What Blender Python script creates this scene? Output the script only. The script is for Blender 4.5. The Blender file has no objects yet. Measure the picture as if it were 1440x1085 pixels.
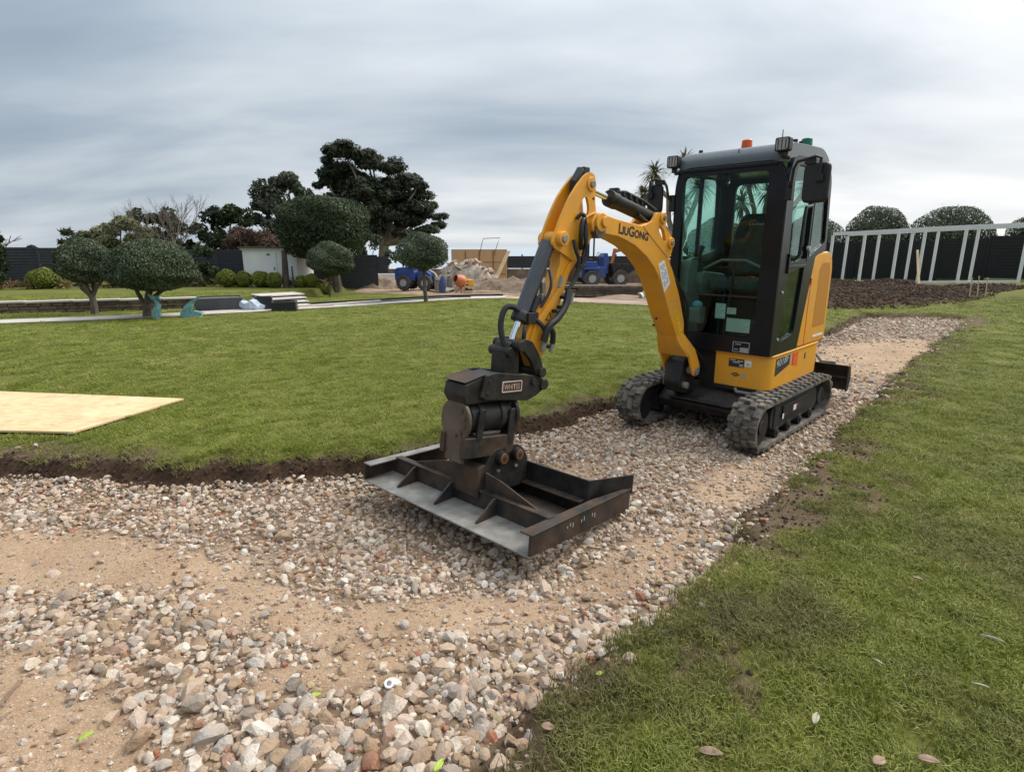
import bpy, bmesh, math, random
import numpy as np
from mathutils import Vector, Matrix
random.seed(7); RNG = np.random.default_rng(11)
SC = bpy.context.scene
COL = SC.collection
R = math.radians

# ------------------------------------------------------------------ camera
CAM_H = 1.62
PITCH = R(13.8)
cam_d = bpy.data.cameras.new('camera')
cam_d.sensor_width = 36.0
cam_d.lens = 20.0
cam_d.clip_start = 0.05
cam_d.clip_end = 9000
cam = bpy.data.objects.new('camera', cam_d)
COL.objects.link(cam)
cam.location = (0, 0, CAM_H)
cam.rotation_euler = (math.pi / 2 - PITCH, 0, 0)
SC.camera = cam

# ------------------------------------------------------------------ light
SUN_EL, SUN_AZ = R(48), R(62)          # azimuth clockwise from +Y
sun_dir = Vector((math.sin(SUN_AZ) * math.cos(SUN_EL), math.cos(SUN_AZ) * math.cos(SUN_EL), math.sin(SUN_EL)))
sun_d = bpy.data.lights.new('sun', 'SUN')
sun_d.energy = 1.5
sun_d.angle = R(24)
sun_d.color = (1.0, 0.96, 0.9)
sun = bpy.data.objects.new('sun', sun_d)
COL.objects.link(sun)
sun.rotation_euler = sun_dir.to_track_quat('Z', 'Y').to_euler()
sun.location = (20, 10, 30)

world = bpy.data.worlds.new('World')
SC.world = world
world.use_nodes = True
wn, wl = world.node_tree.nodes, world.node_tree.links
wn.clear()
def W(t, **k):
    n = wn.new(t)
    for a, b in k.items(): setattr(n, a, b)
    return n
def wmath(op, a, b=None, c=None, clamp=False):
    n = W('ShaderNodeMath', operation=op); n.use_clamp = clamp
    for i, v in enumerate((a, b, c)):
        if v is None: continue
        if isinstance(v, (int, float)): n.inputs[i].default_value = v
        else: wl.new(v, n.inputs[i])
    return n.outputs[0]
wo = W('ShaderNodeOutputWorld')
sky = W('ShaderNodeTexSky', sky_type='NISHITA')
sky.sun_disc = False; sky.sun_elevation = SUN_EL; sky.sun_rotation = SUN_AZ
sky.dust_density = 2.0
bg_sky = W('ShaderNodeBackground'); bg_sky.inputs[1].default_value = 0.06
wl.new(sky.outputs[0], bg_sky.inputs[0])
tc = W('ShaderNodeTexCoord')
sep = W('ShaderNodeSeparateXYZ'); wl.new(tc.outputs['Generated'], sep.inputs[0])
zc = wmath('MAXIMUM', sep.outputs[2], 0.0)
den = wmath('ADD', zc, 0.22)
comb = W('ShaderNodeCombineXYZ')
wl.new(wmath('DIVIDE', sep.outputs[0], den), comb.inputs[0])
wl.new(wmath('DIVIDE', sep.outputs[1], den), comb.inputs[1])
mp = W('ShaderNodeMapping'); wl.new(comb.outputs[0], mp.inputs[0])
mp.inputs['Rotation'].default_value = (0, 0, R(-28)); mp.inputs['Scale'].default_value = (0.6, 1.35, 1); mp.inputs['Location'].default_value = (0.35, 0.2, 0)
n1 = W('ShaderNodeTexNoise'); n1.inputs['Scale'].default_value = 1.15; n1.inputs['Detail'].default_value = 5; n1.inputs['Roughness'].default_value = 0.5; n1.inputs['Distortion'].default_value = 0.25
wl.new(mp.outputs[0], n1.inputs['Vector'])
n2 = W('ShaderNodeTexNoise'); n2.inputs['Scale'].default_value = 0.5; n2.inputs['Detail'].default_value = 2
wl.new(mp.outputs[0], n2.inputs['Vector'])
dotn = W('ShaderNodeVectorMath', operation='DOT_PRODUCT')
wl.new(tc.outputs['Generated'], dotn.inputs[0]); dotn.inputs[1].default_value = tuple(sun_dir)
dd = wmath('MULTIPLY_ADD', dotn.outputs['Value'], 0.5, 0.5)
glow = wmath('POWER', dd, 2.2)
t = wmath('MULTIPLY_ADD', n1.outputs[0], 0.78, -0.32)
t = wmath('ADD', t, wmath('MULTIPLY', n2.outputs[0], 0.30))
t = wmath('ADD', t, wmath('MULTIPLY', glow, 0.62))
hz = wmath('SUBTRACT', 1.0, wmath('MULTIPLY', zc, 4.0), clamp=True)   # paler towards the horizon
t = wmath('ADD', t, wmath('MULTIPLY', hz, 0.24))
ramp = W('ShaderNodeValToRGB')
e = ramp.color_ramp.elements
e[0].position = 0.10; e[0].color = (0.105, 0.134, 0.173, 1)
e[1].position = 0.90; e[1].color = (0.56, 0.565, 0.57, 1)
m = e.new(0.40); m.color = (0.21, 0.25, 0.295, 1)
m = e.new(0.62); m.color = (0.355, 0.385, 0.412, 1)
wl.new(t, ramp.inputs[0])
bg_cl = W('ShaderNodeBackground')
wl.new(wmath('MULTIPLY_ADD', wmath('POWER', zc, 2.0), 1.8, 1.0), bg_cl.inputs[1])   # an overcast sky is brighter overhead
wl.new(ramp.outputs[0], bg_cl.inputs[0])
mixw = W('ShaderNodeMixShader'); mixw.inputs[0].default_value = 0.93
wl.new(bg_sky.outputs[0], mixw.inputs[1]); wl.new(bg_cl.outputs[0], mixw.inputs[2])
wl.new(mixw.outputs[0], wo.inputs[0])

SC.view_settings.view_transform = 'Standard'
SC.view_settings.look = 'None'
SC.view_settings.exposure = 0.90
SC.view_settings.gamma = 1.0
SC.view_settings.use_curve_mapping = False

# ------------------------------------------------------------------ placing: a photo pixel (1440 wide) at a chosen world distance
CAMV = np.array([0, 0, CAM_H]); FW = np.array([0, math.cos(PITCH), -math.sin(PITCH)]); UPV = np.array([0, math.sin(PITCH), math.cos(PITCH)])
def at(px, py, Y):
    d = FW + np.array([1., 0, 0]) * (px - 720) / 800 - UPV * (py - 542.5) / 800
    return CAMV + d * (Y / d[1])

# ------------------------------------------------------------------ helpers
def props(o, label=None, cat=None, group=None, kind=None):
    if label: o['label'] = label
    if cat: o['category'] = cat
    if group: o['group'] = group
    if kind: o['kind'] = kind
    return o
def link(o, parent=None):
    COL.objects.link(o)
    if parent is not None: o.parent = parent
    return o
def empty(name, loc=(0, 0, 0), rz=0.0, label=None, cat=None, group=None):
    o = bpy.data.objects.new(name, None); o.empty_display_size = 0.2
    link(o); o.location = loc; o.rotation_euler = (0, 0, rz)
    return props(o, label, cat, group)
def npmesh(name, V, F, mat=None, parent=None, smooth=False, attrs=None):
    V = np.asarray(V, np.float32); F = np.asarray(F, np.int32)
    me = bpy.data.meshes.new(name)
    me.vertices.add(len(V)); me.vertices.foreach_set('co', V.ravel())
    k = F.shape[1]
    me.loops.add(F.size); me.loops.foreach_set('vertex_index', F.ravel())
    me.polygons.add(len(F)); me.polygons.foreach_set('loop_start', np.arange(0, F.size, k, dtype=np.int32))
    me.polygons.foreach_set('loop_total', np.full(len(F), k, np.int32))
    if smooth: me.polygons.foreach_set('use_smooth', np.ones(len(F), bool))
    for an, (ty, arr) in (attrs or {}).items():
        a = me.attributes.new(an, ty, 'POINT')
        a.data.foreach_set('vector' if ty == 'FLOAT_VECTOR' else 'value', np.asarray(arr).ravel())
    me.update(calc_edges=True); me.validate()
    if mat: me.materials.append(mat)
    o = bpy.data.objects.new(name, me)
    return link(o, parent)
def arc(cx, cy, r, a0, a1, n):
    return [(cx + r * math.cos(R(a0 + (a1 - a0) * i / n)), cy + r * math.sin(R(a0 + (a1 - a0) * i / n))) for i in range(n + 1)]
def rpoly(pts, r, n=4):
    """round the corners of a polygon"""
    out = []; N = len(pts)
    for i in range(N):
        p = Vector(pts[i]); a = Vector(pts[i - 1]) - p; b = Vector(pts[(i + 1) % N]) - p
        rr = r[i] if isinstance(r, (list, tuple)) else r
        rr = min(rr, a.length * .45, b.length * .45)
        if rr < 1e-4: out.append(tuple(p)); continue
        a.normalize(); b.normalize()
        for k in range(n + 1):
            s = k / n
            q = (1 - s) ** 2 * (p + a * rr) + 2 * s * (1 - s) * p + s * s * (p + b * rr)
            out.append(tuple(q))
    return out
class MB:
    """collects shapes; build() links them as one mesh object"""
    def __init__(s): s.bm = bmesh.new()
    def box(s, c, d, rot=None, taper=1.0):
        vs = []
        for sz in (-.5, .5):
            k = taper if sz > 0 else 1
            for sx, sy in ((-.5, -.5), (.5, -.5), (.5, .5), (-.5, .5)):
                v = Vector((sx * d[0] * k, sy * d[1] * k, sz * d[2]))
                if rot is not None: v = rot @ v
                vs.append(s.bm.verts.new(v + Vector(c)))
        for f in ((3, 2, 1, 0), (4, 5, 6, 7), (0, 1, 5, 4), (1, 2, 6, 5), (2, 3, 7, 6), (3, 0, 4, 7)):
            s.bm.faces.new([vs[i] for i in f])
        return s
    def span(s, a, b):
        return s.box([(a[i] + b[i]) / 2 for i in range(3)], [abs(b[i] - a[i]) for i in range(3)])
    def prism(s, pts, axis, a0, a1, pts2=None):
        """polygon swept along an axis; pts in the two other axes, in order"""
        def mk(p, a):
            q = list(p); q.insert({'X': 0, 'Y': 1, 'Z': 2}[axis], a); return s.bm.verts.new(q)
        A = [mk(p, a0) for p in pts]; B = [mk(p, a1) for p in (pts2 or pts)]
        n = len(pts)
        s.bm.faces.new(A); s.bm.faces.new(B[::-1])
        for i in range(n): s.bm.faces.new((A[i], B[i], B[(i + 1) % n], A[(i + 1) % n]))
        return s
    def plate(s, outer, holes, axis, a0, a1):
        """polygon with holes, given thickness"""
        bm = bmesh.new(); es = []
        for lp in [outer] + holes:
            vs = [bm.verts.new((p[0], p[1], 0)) for p in lp]
            es += [bm.edges.new((vs[i], vs[(i + 1) % len(vs)])) for i in range(len(vs))]
        bmesh.ops.triangle_fill(bm, edges=es, use_beauty=True, use_dissolve=False)
        r = bmesh.ops.extrude_face_region(bm, geom=bm.faces[:])
        for v in [g for g in r['geom'] if isinstance(g, bmesh.types.BMVert)]: v.co.z = 1.0
        for v in bm.verts:
            p = [v.co.x, v.co.y]; p.insert({'X': 0, 'Y': 1, 'Z': 2}[axis], a0 + (a1 - a0) * v.co.z); v.co = p
        me = bpy.data.meshes.new('tmp'); bm.to_mesh(me); bm.free(); s.bm.from_mesh(me); bpy.data.meshes.remove(me)
        return s
    def cyl(s, p0, p1, r0, r1=None, n=20, caps=True):
        return s.tube([p0, p1], [r0, r0 if r1 is None else r1], n, caps)
    def tube(s, path, r, n=8, caps=True):
        P = [Vector(p) for p in path]; rr = r if isinstance(r, (list, tuple)) else [r] * len(P)
        rings = []; up = None
        for i, p in enumerate(P):
            t = (P[min(i + 1, len(P) - 1)] - P[max(i - 1, 0)]).normalized()
            if up is None:
                up = Vector((0, 0, 1)) if abs(t.z) < .9 else Vector((1, 0, 0))
            u = (up - t * up.dot(t)).normalized(); v = t.cross(u); up = u
            rings.append([s.bm.verts.new(p + (u * math.cos(2 * math.pi * k / n) + v * math.sin(2 * math.pi * k / n)) * rr[i]) for k in range(n)])
        for a, b in zip(rings, rings[1:]):
            for k in range(n): s.bm.faces.new((a[k], a[(k + 1) % n], b[(k + 1) % n], b[k]))
        if caps: s.bm.faces.new(rings[0][::-1]); s.bm.faces.new(rings[-1])
        return s
    def ball(s, c, d, n=2):
        m = Matrix.Translation(c) @ Matrix.Diagonal((d[0], d[1], d[2], 1))
        bmesh.ops.create_icosphere(s.bm, subdivisions=n, radius=.5, matrix=m); return s
    SPLIT = {'pin_boss', 'hose_clamp', 'door_catch', 'roof_mount', 'bracket_pin', 'boom_plug', 'arm_pin', 'hose_fitting', 'hitch_bolt', 'flange_bolt', 'cradle_arm', 'bracket_boss', 'side_link', 'link_pin', 'boom_foot_pin', 'rusty_post', 'ear_bolt', 'coupler_pin', 'push_arm', 'brace', 'cylinder_fitting', 'mudguard', 'roll_cage'}
    def build(s, name, mat, parent=None, bevel=0.0, smooth=True, seg=2):
        if name in MB.SPLIT:                                            # each separate piece becomes a part of its own
            seen = set(); comps = []
            for f in s.bm.faces:
                if f in seen: continue
                st_ = [f]; seen.add(f); comp = []
                while st_:
                    g = st_.pop(); comp.append(g)
                    for e_ in g.edges:
                        for h in e_.link_faces:
                            if h not in seen: seen.add(h); st_.append(h)
                comps.append(comp)
            out = []
            for comp in comps:
                nb = MB(); mp_ = {}
                for f in comp:
                    for v in f.verts:
                        if v not in mp_: mp_[v] = nb.bm.verts.new(v.co)
                    nb.bm.faces.new([mp_[v] for v in f.verts])
                out.append(nb._build(name, mat, parent, bevel, smooth, seg))
            s.bm.free(); return out[0]
        return s._build(name, mat, parent, bevel, smooth, seg)
    def _build(s, name, mat, parent=None, bevel=0.0, smooth=True, seg=2):
        bmesh.ops.recalc_face_normals(s.bm, faces=s.bm.faces[:])
        me = bpy.data.meshes.new(name); s.bm.to_mesh(me); s.bm.free()
        me.materials.append(mat)
        if smooth:
            me.polygons.foreach_set('use_smooth', np.ones(len(me.polygons), bool))
            me.set_sharp_from_angle(angle=R(35))
        o = link(bpy.data.objects.new(name, me), parent)
        if bevel > 0:
            b = o.modifiers.new('bevel', 'BEVEL'); b.width = bevel; b.segments = seg; b.limit_method = 'ANGLE'; b.angle_limit = R(35)
            b.harden_normals = True; b.use_clamp_overlap = True
        return o
def copy_tree(o, parent=None):
    c = o.copy(); COL.objects.link(c); c.parent = parent
    for ch in list(o.children): copy_tree(ch, c)
    return c
def text(s, name, o, xd, ud, w, h, mat, parent, bold=.012, small=False):
    """flat lettering fitted to w x h, lower left corner at o"""
    cu = bpy.data.curves.new(name, 'FONT'); cu.body = s; cu.offset = bold
    if small:
        cu.small_caps_scale = .78
        for f_ in cu.body_format: f_.use_small_caps = True
    tmp = bpy.data.objects.new(name, cu); COL.objects.link(tmp)
    dg = bpy.context.evaluated_depsgraph_get()
    me = bpy.data.meshes.new_from_object(tmp.evaluated_get(dg)); bpy.data.objects.remove(tmp); bpy.data.curves.remove(cu)
    co = np.empty(len(me.vertices) * 3); me.vertices.foreach_get('co', co); co = co.reshape(-1, 3)
    co -= co.min(0); co /= np.maximum(co.max(0), 1e-6)
    xd = np.array(Vector(xd).normalized()); ud = np.array(Vector(ud).normalized())
    P = np.array(o) + co[:, :1] * w * xd + co[:, 1:2] * h * ud
    me.vertices.foreach_set('co', P.ravel()); me.update(); me.materials.clear(); me.materials.append(mat); me.name = name
    return link(bpy.data.objects.new(name, me), parent)

# ------------------------------------------------------------------ value noise for shaping
_T = np.random.default_rng(3).random((256, 256))
def vnoise(x, y, f=1.0, ox=0.0):
    x = np.asarray(x) * f + ox + 1000; y = np.asarray(y) * f + ox * 1.7 + 1000
    i = np.floor(x).astype(int); j = np.floor(y).astype(int); u = x - i; v = y - j
    u = u * u * (3 - 2 * u); v = v * v * (3 - 2 * v)
    g = lambda a, b: _T[a & 255, b & 255]
    return (g(i, j) * (1 - u) + g(i + 1, j) * u) * (1 - v) + (g(i, j + 1) * (1 - u) + g(i + 1, j + 1) * u) * v
def fbm(x, y, f=1.0, o=4, ox=0.0):
    s = 0; a = .5; t = 0
    for k in range(o): s = s + a * vnoise(x, y, f * 2 ** k, ox + 13.7 * k); t += a; a *= .5
    return s / t
def ss(a, b, v):
    t = np.clip((np.asarray(v) - a) / (b - a), 0, 1); return t * t * (3 - 2 * t)

# ------------------------------------------------------------------ materials
def new_mat(name):
    m = bpy.data.materials.new(name); m.use_nodes = True
    nt = m.node_tree; b = nt.nodes['Principled BSDF']
    return m, nt, b
def N(nt, t, **k):
    n = nt.nodes.new(t)
    for a, v in k.items(): setattr(n, a, v)
    return n
def ramp_node(nt, stops, fac, mode='LINEAR'):
    r = N(nt, 'ShaderNodeValToRGB'); r.color_ramp.interpolation = mode
    el = r.color_ramp.elements
    while len(el) < len(stops): el.new(0.5)
    for e_, (p, c) in zip(el, stops): e_.position = p; e_.color = (*c, 1)
    nt.links.new(fac, r.inputs[0]); return r.outputs[0]
def noise_node(nt, scale, detail=4, rough=.55, coord='Object', vec=None):
    n = N(nt, 'ShaderNodeTexNoise'); n.inputs['Scale'].default_value = scale; n.inputs['Detail'].default_value = detail; n.inputs['Roughness'].default_value = rough
    if vec is None:
        vec = N(nt, 'ShaderNodeTexCoord').outputs[coord]
    nt.links.new(vec, n.inputs['Vector']); return n.outputs[0]
def mixc(nt, fac, a, b, blend='MIX'):
    m = N(nt, 'ShaderNodeMix', data_type='RGBA', blend_type=blend)
    for i, v in ((0, fac), (6, a), (7, b)):
        if hasattr(v, 'is_linked'): nt.links.new(v, m.inputs[i])
        else: m.inputs[i].default_value = v if i == 0 else (*v, 1)
    return m.outputs[2]
def mmath(nt, op, a, b=0.0, clamp=False):
    n = N(nt, 'ShaderNodeMath', operation=op); n.use_clamp = clamp
    for i, v in enumerate((a, b)):
        if hasattr(v, 'is_linked'): nt.links.new(v, n.inputs[i])
        else: n.inputs[i].default_value = v
    return n.outputs[0]
def bump(nt, b, h, strength=.3, dist=.01):
    n = N(nt, 'ShaderNodeBump'); n.inputs['Strength'].default_value = strength; n.inputs['Distance'].default_value = dist
    nt.links.new(h, n.inputs['Height']); nt.links.new(n.outputs[0], b.inputs['Normal'])
def surf(name, c, rough=.5, metal=0.0, var=.15, scale=6.0, dirt=None, dirt_amt=.35, dscale=4.0, bmp=0.0, bscale=60.0, bdist=.004, spec=.5):
    """plain surface with uneven tone, optional dust or rust in patches and fine relief"""
    m, nt, b = new_mat(name)
    nz = noise_node(nt, scale)
    lo = tuple(x * (1 - var) for x in c); hi = tuple(min(1, x * (1 + var)) for x in c)
    col = ramp_node(nt, [(.3, lo), (.7, hi)], nz)
    r_out = None
    if dirt:
        n2 = noise_node(nt, dscale, 8, .68)
        f = ramp_node(nt, [(.5 - .12, (0, 0, 0)), (.5 + .22, (1, 1, 1))], n2)
        f = mmath(nt, 'MULTIPLY', f, dirt_amt)
        col = mixc(nt, f, col, dirt)
        r_out = mmath(nt, 'ADD', mmath(nt, 'MULTIPLY', f, .6), rough, clamp=True)
    nt.links.new(col, b.inputs['Base Color'])
    if r_out is not None: nt.links.new(r_out, b.inputs['Roughness'])
    else: b.inputs['Roughness'].default_value = rough
    b.inputs['Metallic'].default_value = metal
    b.inputs['Specular IOR Level'].default_value = spec
    if bmp > 0: bump(nt, b, noise_node(nt, bscale, 5), bmp, bdist)
    return m
DUST = (.30, .235, .165)
M = {}
M['yellow'] = surf('orange_yellow_paint', (.79, .335, .006), .38, 0, .06, 3, DUST, .34, 7)
M['black_paint'] = surf('black_cab_paint', (.0045, .0055, .009), .3, 0, .2, 5, DUST, .015, 7, spec=.3)
M['black_steel'] = surf('black_steel', (.011, .011, .012), .5, .1, .3, 8, (.15, .115, .08), .26, 9, .15, 70, spec=.35)
M['worn_steel'] = surf('worn_steel', (.026, .027, .027), .48, .3, .4, 9, (.16, .085, .04), .62, 7, .2, 80, spec=.4)
M['rust_steel'] = surf('rusty_brown_steel', (.105, .085, .068), .55, .3, .35, 7, (.13, .075, .04), .45, 5, .2, 60)
M['bare_steel'] = surf('scuffed_bare_steel', (.26, .25, .225), .5, .3, .35, 9, (.13, .10, .07), .55, 5, .1, 90)
M['chrome'] = surf('chrome_rod', (.75, .76, .78), .12, 1.0, .04, 5)
M['grey_cyl'] = surf('slate_grey_paint', (.045, .052, .064), .42, 0, .1, 6, DUST, .1, 8)
M['rubber'] = surf('track_rubber', (.045, .043, .040), .8, 0, .35, 10, (.30, .25, .19), .9, 9, .3, 50)
M['tyre'] = surf('tyre_rubber', (.03, .03, .03), .8, 0, .2, 8, DUST, .4, 5)
M['hose'] = surf('hose_rubber', (.012, .012, .012), .55, 0, .2, 20)
M['roof'] = surf('grey_roof_plastic', (.075, .09, .098), .22, 0, .08, 4, DUST, .05, 8)
M['plastic'] = surf('black_plastic', (.009, .009, .010), .48, 0, .2, 10)
M['grey_plastic'] = surf('grey_plastic', (.20, .205, .20), .5, 0, .1, 8)
M['seat'] = surf('charcoal_seat_fabric', (.06, .064, .066), .8, 0, .2, 40, None, 0, 4, .2, 200)
M['white'] = surf('white_sticker', (.72, .72, .70), .5, 0, .06, 10)
M['print'] = surf('dark_print', (.02, .02, .02), .6)
M['greyprint'] = surf('grey_print', (.35, .36, .36), .5)
M['silver_print'] = surf('silver_print', (.5, .5, .5), .4)
M['red'] = surf('red_sticker', (.55, .03, .015), .4)
M['orange_red'] = surf('orange_sticker', (.75, .10, .02), .4)
M['yprint'] = surf('yellow_print', (.8, .62, .02), .45)
M['amber'] = surf('amber_lens', (.75, .10, .01), .2)
M['green_lens'] = surf('green_lens', (.005, .16, .09), .2)
M['copper'] = surf('copper_bolt', (.22, .11, .06), .45, .6, .2, 20)
M['blue_cloth'] = surf('light_blue_cloth', (.20, .48, .58), .8)
M['lamp_glass'] = surf('work_lamp_lens', (.32, .29, .27), .18, .3)
def glass(name, tint, fres=.0, rough=.02):
    m = bpy.data.materials.new(name); m.use_nodes = True; nt = m.node_tree; nt.nodes.clear()
    o = N(nt, 'ShaderNodeOutputMaterial'); t = N(nt, 'ShaderNodeBsdfTransparent'); t.inputs[0].default_value = (*tint, 1)
    g = N(nt, 'ShaderNodeBsdfGlossy'); g.inputs[1].default_value = rough
    l = N(nt, 'ShaderNodeLayerWeight'); l.inputs[0].default_value = .32
    f = mmath(nt, 'ADD', mmath(nt, 'MULTIPLY', l.outputs['Fresnel'], .34), fres, clamp=True)
    x = N(nt, 'ShaderNodeMixShader'); nt.links.new(f, x.inputs[0]); nt.links.new(t.outputs[0], x.inputs[1]); nt.links.new(g.outputs[0], x.inputs[2])
    nt.links.new(x.outputs[0], o.inputs[0]); return m
M['glass'] = glass('green_tinted_glass', (.76, .89, .855))
M['mirror'] = surf('mirror_glass', (.8, .8, .8), .03, 1, .01)
# ================================================================== ground
EL = np.array([(-14, 5.2), (-8, 4.35), (-5.2, 4.0), (-3.77, 3.93), (-3.1, 3.84), (-2.36, 3.78), (-1.5, 3.87), (-0.9, 4.0), (-.35, 4.3), (0.0, 4.71), (1.06, 5.60), (2.3, 6.85), (3.6, 8.15), (5.75, 10.59), (7.2, 12.3), (8.41, 13.84), (8.95, 14.5)])
ER = np.array([(10.8, 13.5), (8.28, 10.77), (6.2, 8.5), (4.56, 6.69), (3.75, 5.75), (3.05, 5.0), (2.5, 4.3), (1.98, 3.72), (1.42, 3.18), (1.12, 2.72), (0.68, 2.22), (0.37, 1.93), (.12, 1.78), (-.05, 1.58), (-.13, 1.44), (-.35, 1.0), (-1.2, .1), (-3, -1.2), (-7, -2.2), (-14, -3)])
POLY = np.vstack([EL, ER])
def dist_poly(x, y, P):
    d = np.full(np.shape(x), 1e9)
    for a, b in zip(P, P[1:]):
        ab = b - a; t = np.clip(((x - a[0]) * ab[0] + (y - a[1]) * ab[1]) / (ab @ ab), 0, 1)
        d = np.minimum(d, np.hypot(x - a[0] - t * ab[0], y - a[1] - t * ab[1]))
    return d
def inside(x, y, P):
    c = np.zeros(np.shape(x), bool); n = len(P)
    for i in range(n):
        (x0, y0), (x1, y1) = P[i], P[(i + 1) % n]
        if y0 == y1: continue
        cr = ((y0 > y) != (y1 > y)) & (x < (x1 - x0) * (y - y0) / (y1 - y0) + x0); c ^= cr
    return c
def soft(v, k): return np.where(v <= 0, 0, np.where(v < k, v * v / (2 * k), v - k / 2))
SOIL_BED = np.array([(13.6, 26.5), (17.2, 22.0), (18.6, 20.2), (16.2, 18.6), (13.2, 16.2), (10.6, 14.75), (8.2, 15.2), (6.2, 16.5), (9, 21)])
SITE = np.array([(-7.4, 25.2), (-5.0, 23.2), (-2.8, 22.6), (-.5, 22.4), (2, 20.6), (4.2, 18.7), (7.0, 17.2), (9, 20), (12.5, 26.3), (12, 34), (-9, 34)])
TERR = np.array([(-30, 7.6), (-17.5, 12.3), (-8.9, 16.9), (-7.6, 18.6), (-7.9, 27.5), (-30, 27.5)])
EDGE = np.vstack([EL, ER[:1]])
def edge_dist(x, y):
    """metres outside (+) or inside (-) the dug strip, for its two edges"""
    wob = (fbm(x, y, 2.2, 3) - .5) * .22 + (fbm(x, y, 9, 2, 5) - .5) * .08
    ins = inside(x, y, POLY); sg = np.where(ins, -1., 1.)
    return sg * dist_poly(x, y, EDGE) + wob, sg * dist_poly(x, y, ER) + wob, ins
def ground(x, y, fine=True, ret=False):
    x = np.asarray(x, float); y = np.asarray(y, float)
    b = -.03 * soft(np.minimum(y, 28.) - 6.5, 2.) + .05 * soft(np.minimum(x, 26) - 6, 5.) * np.clip((y - 3) / 12, 0, 1)
    dl, dr, ins = edge_dist(x, y)
    out = np.where(ins, np.maximum(dl, dr), np.where(np.abs(dl) < np.abs(dr), dl, dr))
    left = np.abs(dl) < np.abs(dr)
    lift = np.where(left, .095 * ss(-.05, .03, out) + .055 * ss(.0, .30, out), .085 * ss(-.06, .16, out))
    z = b + lift
    bed = ss(0, .9, np.where(inside(x, y, SOIL_BED), dist_poly(x, y, np.vstack([SOIL_BED, SOIL_BED[:1]])), 0))
    z = z + bed * (.10 + .5 * (fbm(x, y, .55, 3, 2) - .35))
    ter = np.where(inside(x, y, TERR), dist_poly(x, y, TERR[:5]), 0)
    z = z + .27 * ss(0.0, .12, ter)
    u_ = -(x - 2.06) * .7071 - (y - 5.25) * .7071; v_ = (x - 2.06) * .7071 - (y - 5.25) * .7071      # hollow below the grader
    z = z - .085 * ss(1.25, .45, np.hypot((u_ - 3.15) / .75, (v_ + .28) / 1.1)) * ins
    z = z - ss(40, 62, y) * 17
    lawn = ss(.0, .2, out)
    site = ss(0, .8, np.where(inside(x, y, SITE), dist_poly(x, y, np.vstack([SITE, SITE[:1]])), 0))
    if fine:
        z = z + lawn * (1 - site) * ((fbm(x, y, .8, 3, 3) - .5) * .05 + (fbm(x, y, 7, 2, 9) - .5) * .018) + np.where(ins, 1, 0) * ((fbm(x, y, 1.6, 4, 4) - .5) * .05 + (fbm(x, y, 14, 2, 6) - .5) * .014)
        z = z + site * ((fbm(x, y, .7, 4, 8) - .45) * .3)
        nearedge = np.exp(-(out / .09) ** 2) * left
        z = z + nearedge * (fbm(x, y, 16, 3, 1) - .5) * .085
    if ret: return z, out, left, ins, bed, site
    return z
def gz(x, y): return float(ground(np.array([x]), np.array([y]))[0])

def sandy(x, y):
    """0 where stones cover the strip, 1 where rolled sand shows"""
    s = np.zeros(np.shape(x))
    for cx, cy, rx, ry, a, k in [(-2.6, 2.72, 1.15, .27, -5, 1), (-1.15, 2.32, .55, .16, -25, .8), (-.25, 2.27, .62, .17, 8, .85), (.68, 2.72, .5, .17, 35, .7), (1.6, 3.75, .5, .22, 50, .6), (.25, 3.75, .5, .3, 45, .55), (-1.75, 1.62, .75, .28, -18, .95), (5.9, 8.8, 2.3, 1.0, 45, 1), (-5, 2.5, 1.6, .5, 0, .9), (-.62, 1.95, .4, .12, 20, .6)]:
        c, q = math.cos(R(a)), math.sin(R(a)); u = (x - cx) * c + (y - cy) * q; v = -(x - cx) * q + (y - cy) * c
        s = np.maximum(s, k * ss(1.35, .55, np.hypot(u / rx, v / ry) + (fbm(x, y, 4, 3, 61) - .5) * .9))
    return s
def lines(dense0, dense1, step, lo, hi, g):
    c = list(np.arange(dense0, dense1, step))
    s = step; v = c[-1]; up = []
    while v < hi: s *= g; v += s; up.append(v)
    s = step; v = c[0]; dn = []
    while v > lo: s *= g; v -= s; dn.append(v)
    return np.array(dn[::-1] + c + up)
gx = lines(-5.2, 5.2, .034, -140, 140, 1.035)
gy = lines(.9, 7.6, .034, -60, 66, 1.026)
GX, GY = np.meshgrid(gx, gy)
X_, Y_ = GX.ravel(), GY.ravel()
Z_, out_, left_, ins_, bed_, site_ = ground(X_, Y_, True, True)
nx, ny = len(gx), len(gy)
idx = np.arange(nx * ny).reshape(ny, nx)
Fq = np.stack([idx[:-1, :-1], idx[:-1, 1:], idx[1:, 1:], idx[1:, :-1]], -1).reshape(-1, 4)
# what covers the ground: grass, dark soil, pale sandy hardcore, site dirt
nzs = fbm(X_, Y_, 3.0, 4, 21); nzl = fbm(X_, Y_, 1.1, 3, 31)
def bare(x, y, out, left):
    """how trampled the turf is beside the cut"""
    n = fbm(x, y, 3.0, 4, 21); n2 = fbm(x, y, 1.1, 3, 31); n3 = fbm(x, y, 7, 3, 41)
    bl = ss(.34, .02, out + (n - .5) * .5)
    br = ss(.62, .04, out + (n2 - .5) * 1.2 + (n - .5) * .35)
    patch = ss(.63, .72, n2 * .5 + n3 * .5) * ss(2.6, .2, out) * .8
    return np.where(left, bl, np.maximum(br * ss(.25, .5, n3 * .6 + n2 * .5), patch))
def cover(x, y, out, left, ins, bed, site):
    g = ss(-.01, .05, out) * (1 - np.clip(bed * 1.4, 0, 1)) * (1 - site)
    g = g * (1 - np.where(left, .78, .92) * bare(x, y, out, left))
    s = np.maximum(np.where(left, ss(-.16, -.03, out), ss(-.10, .02, out)), np.clip(bed * 1.5, 0, 1))
    return g, s
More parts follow.
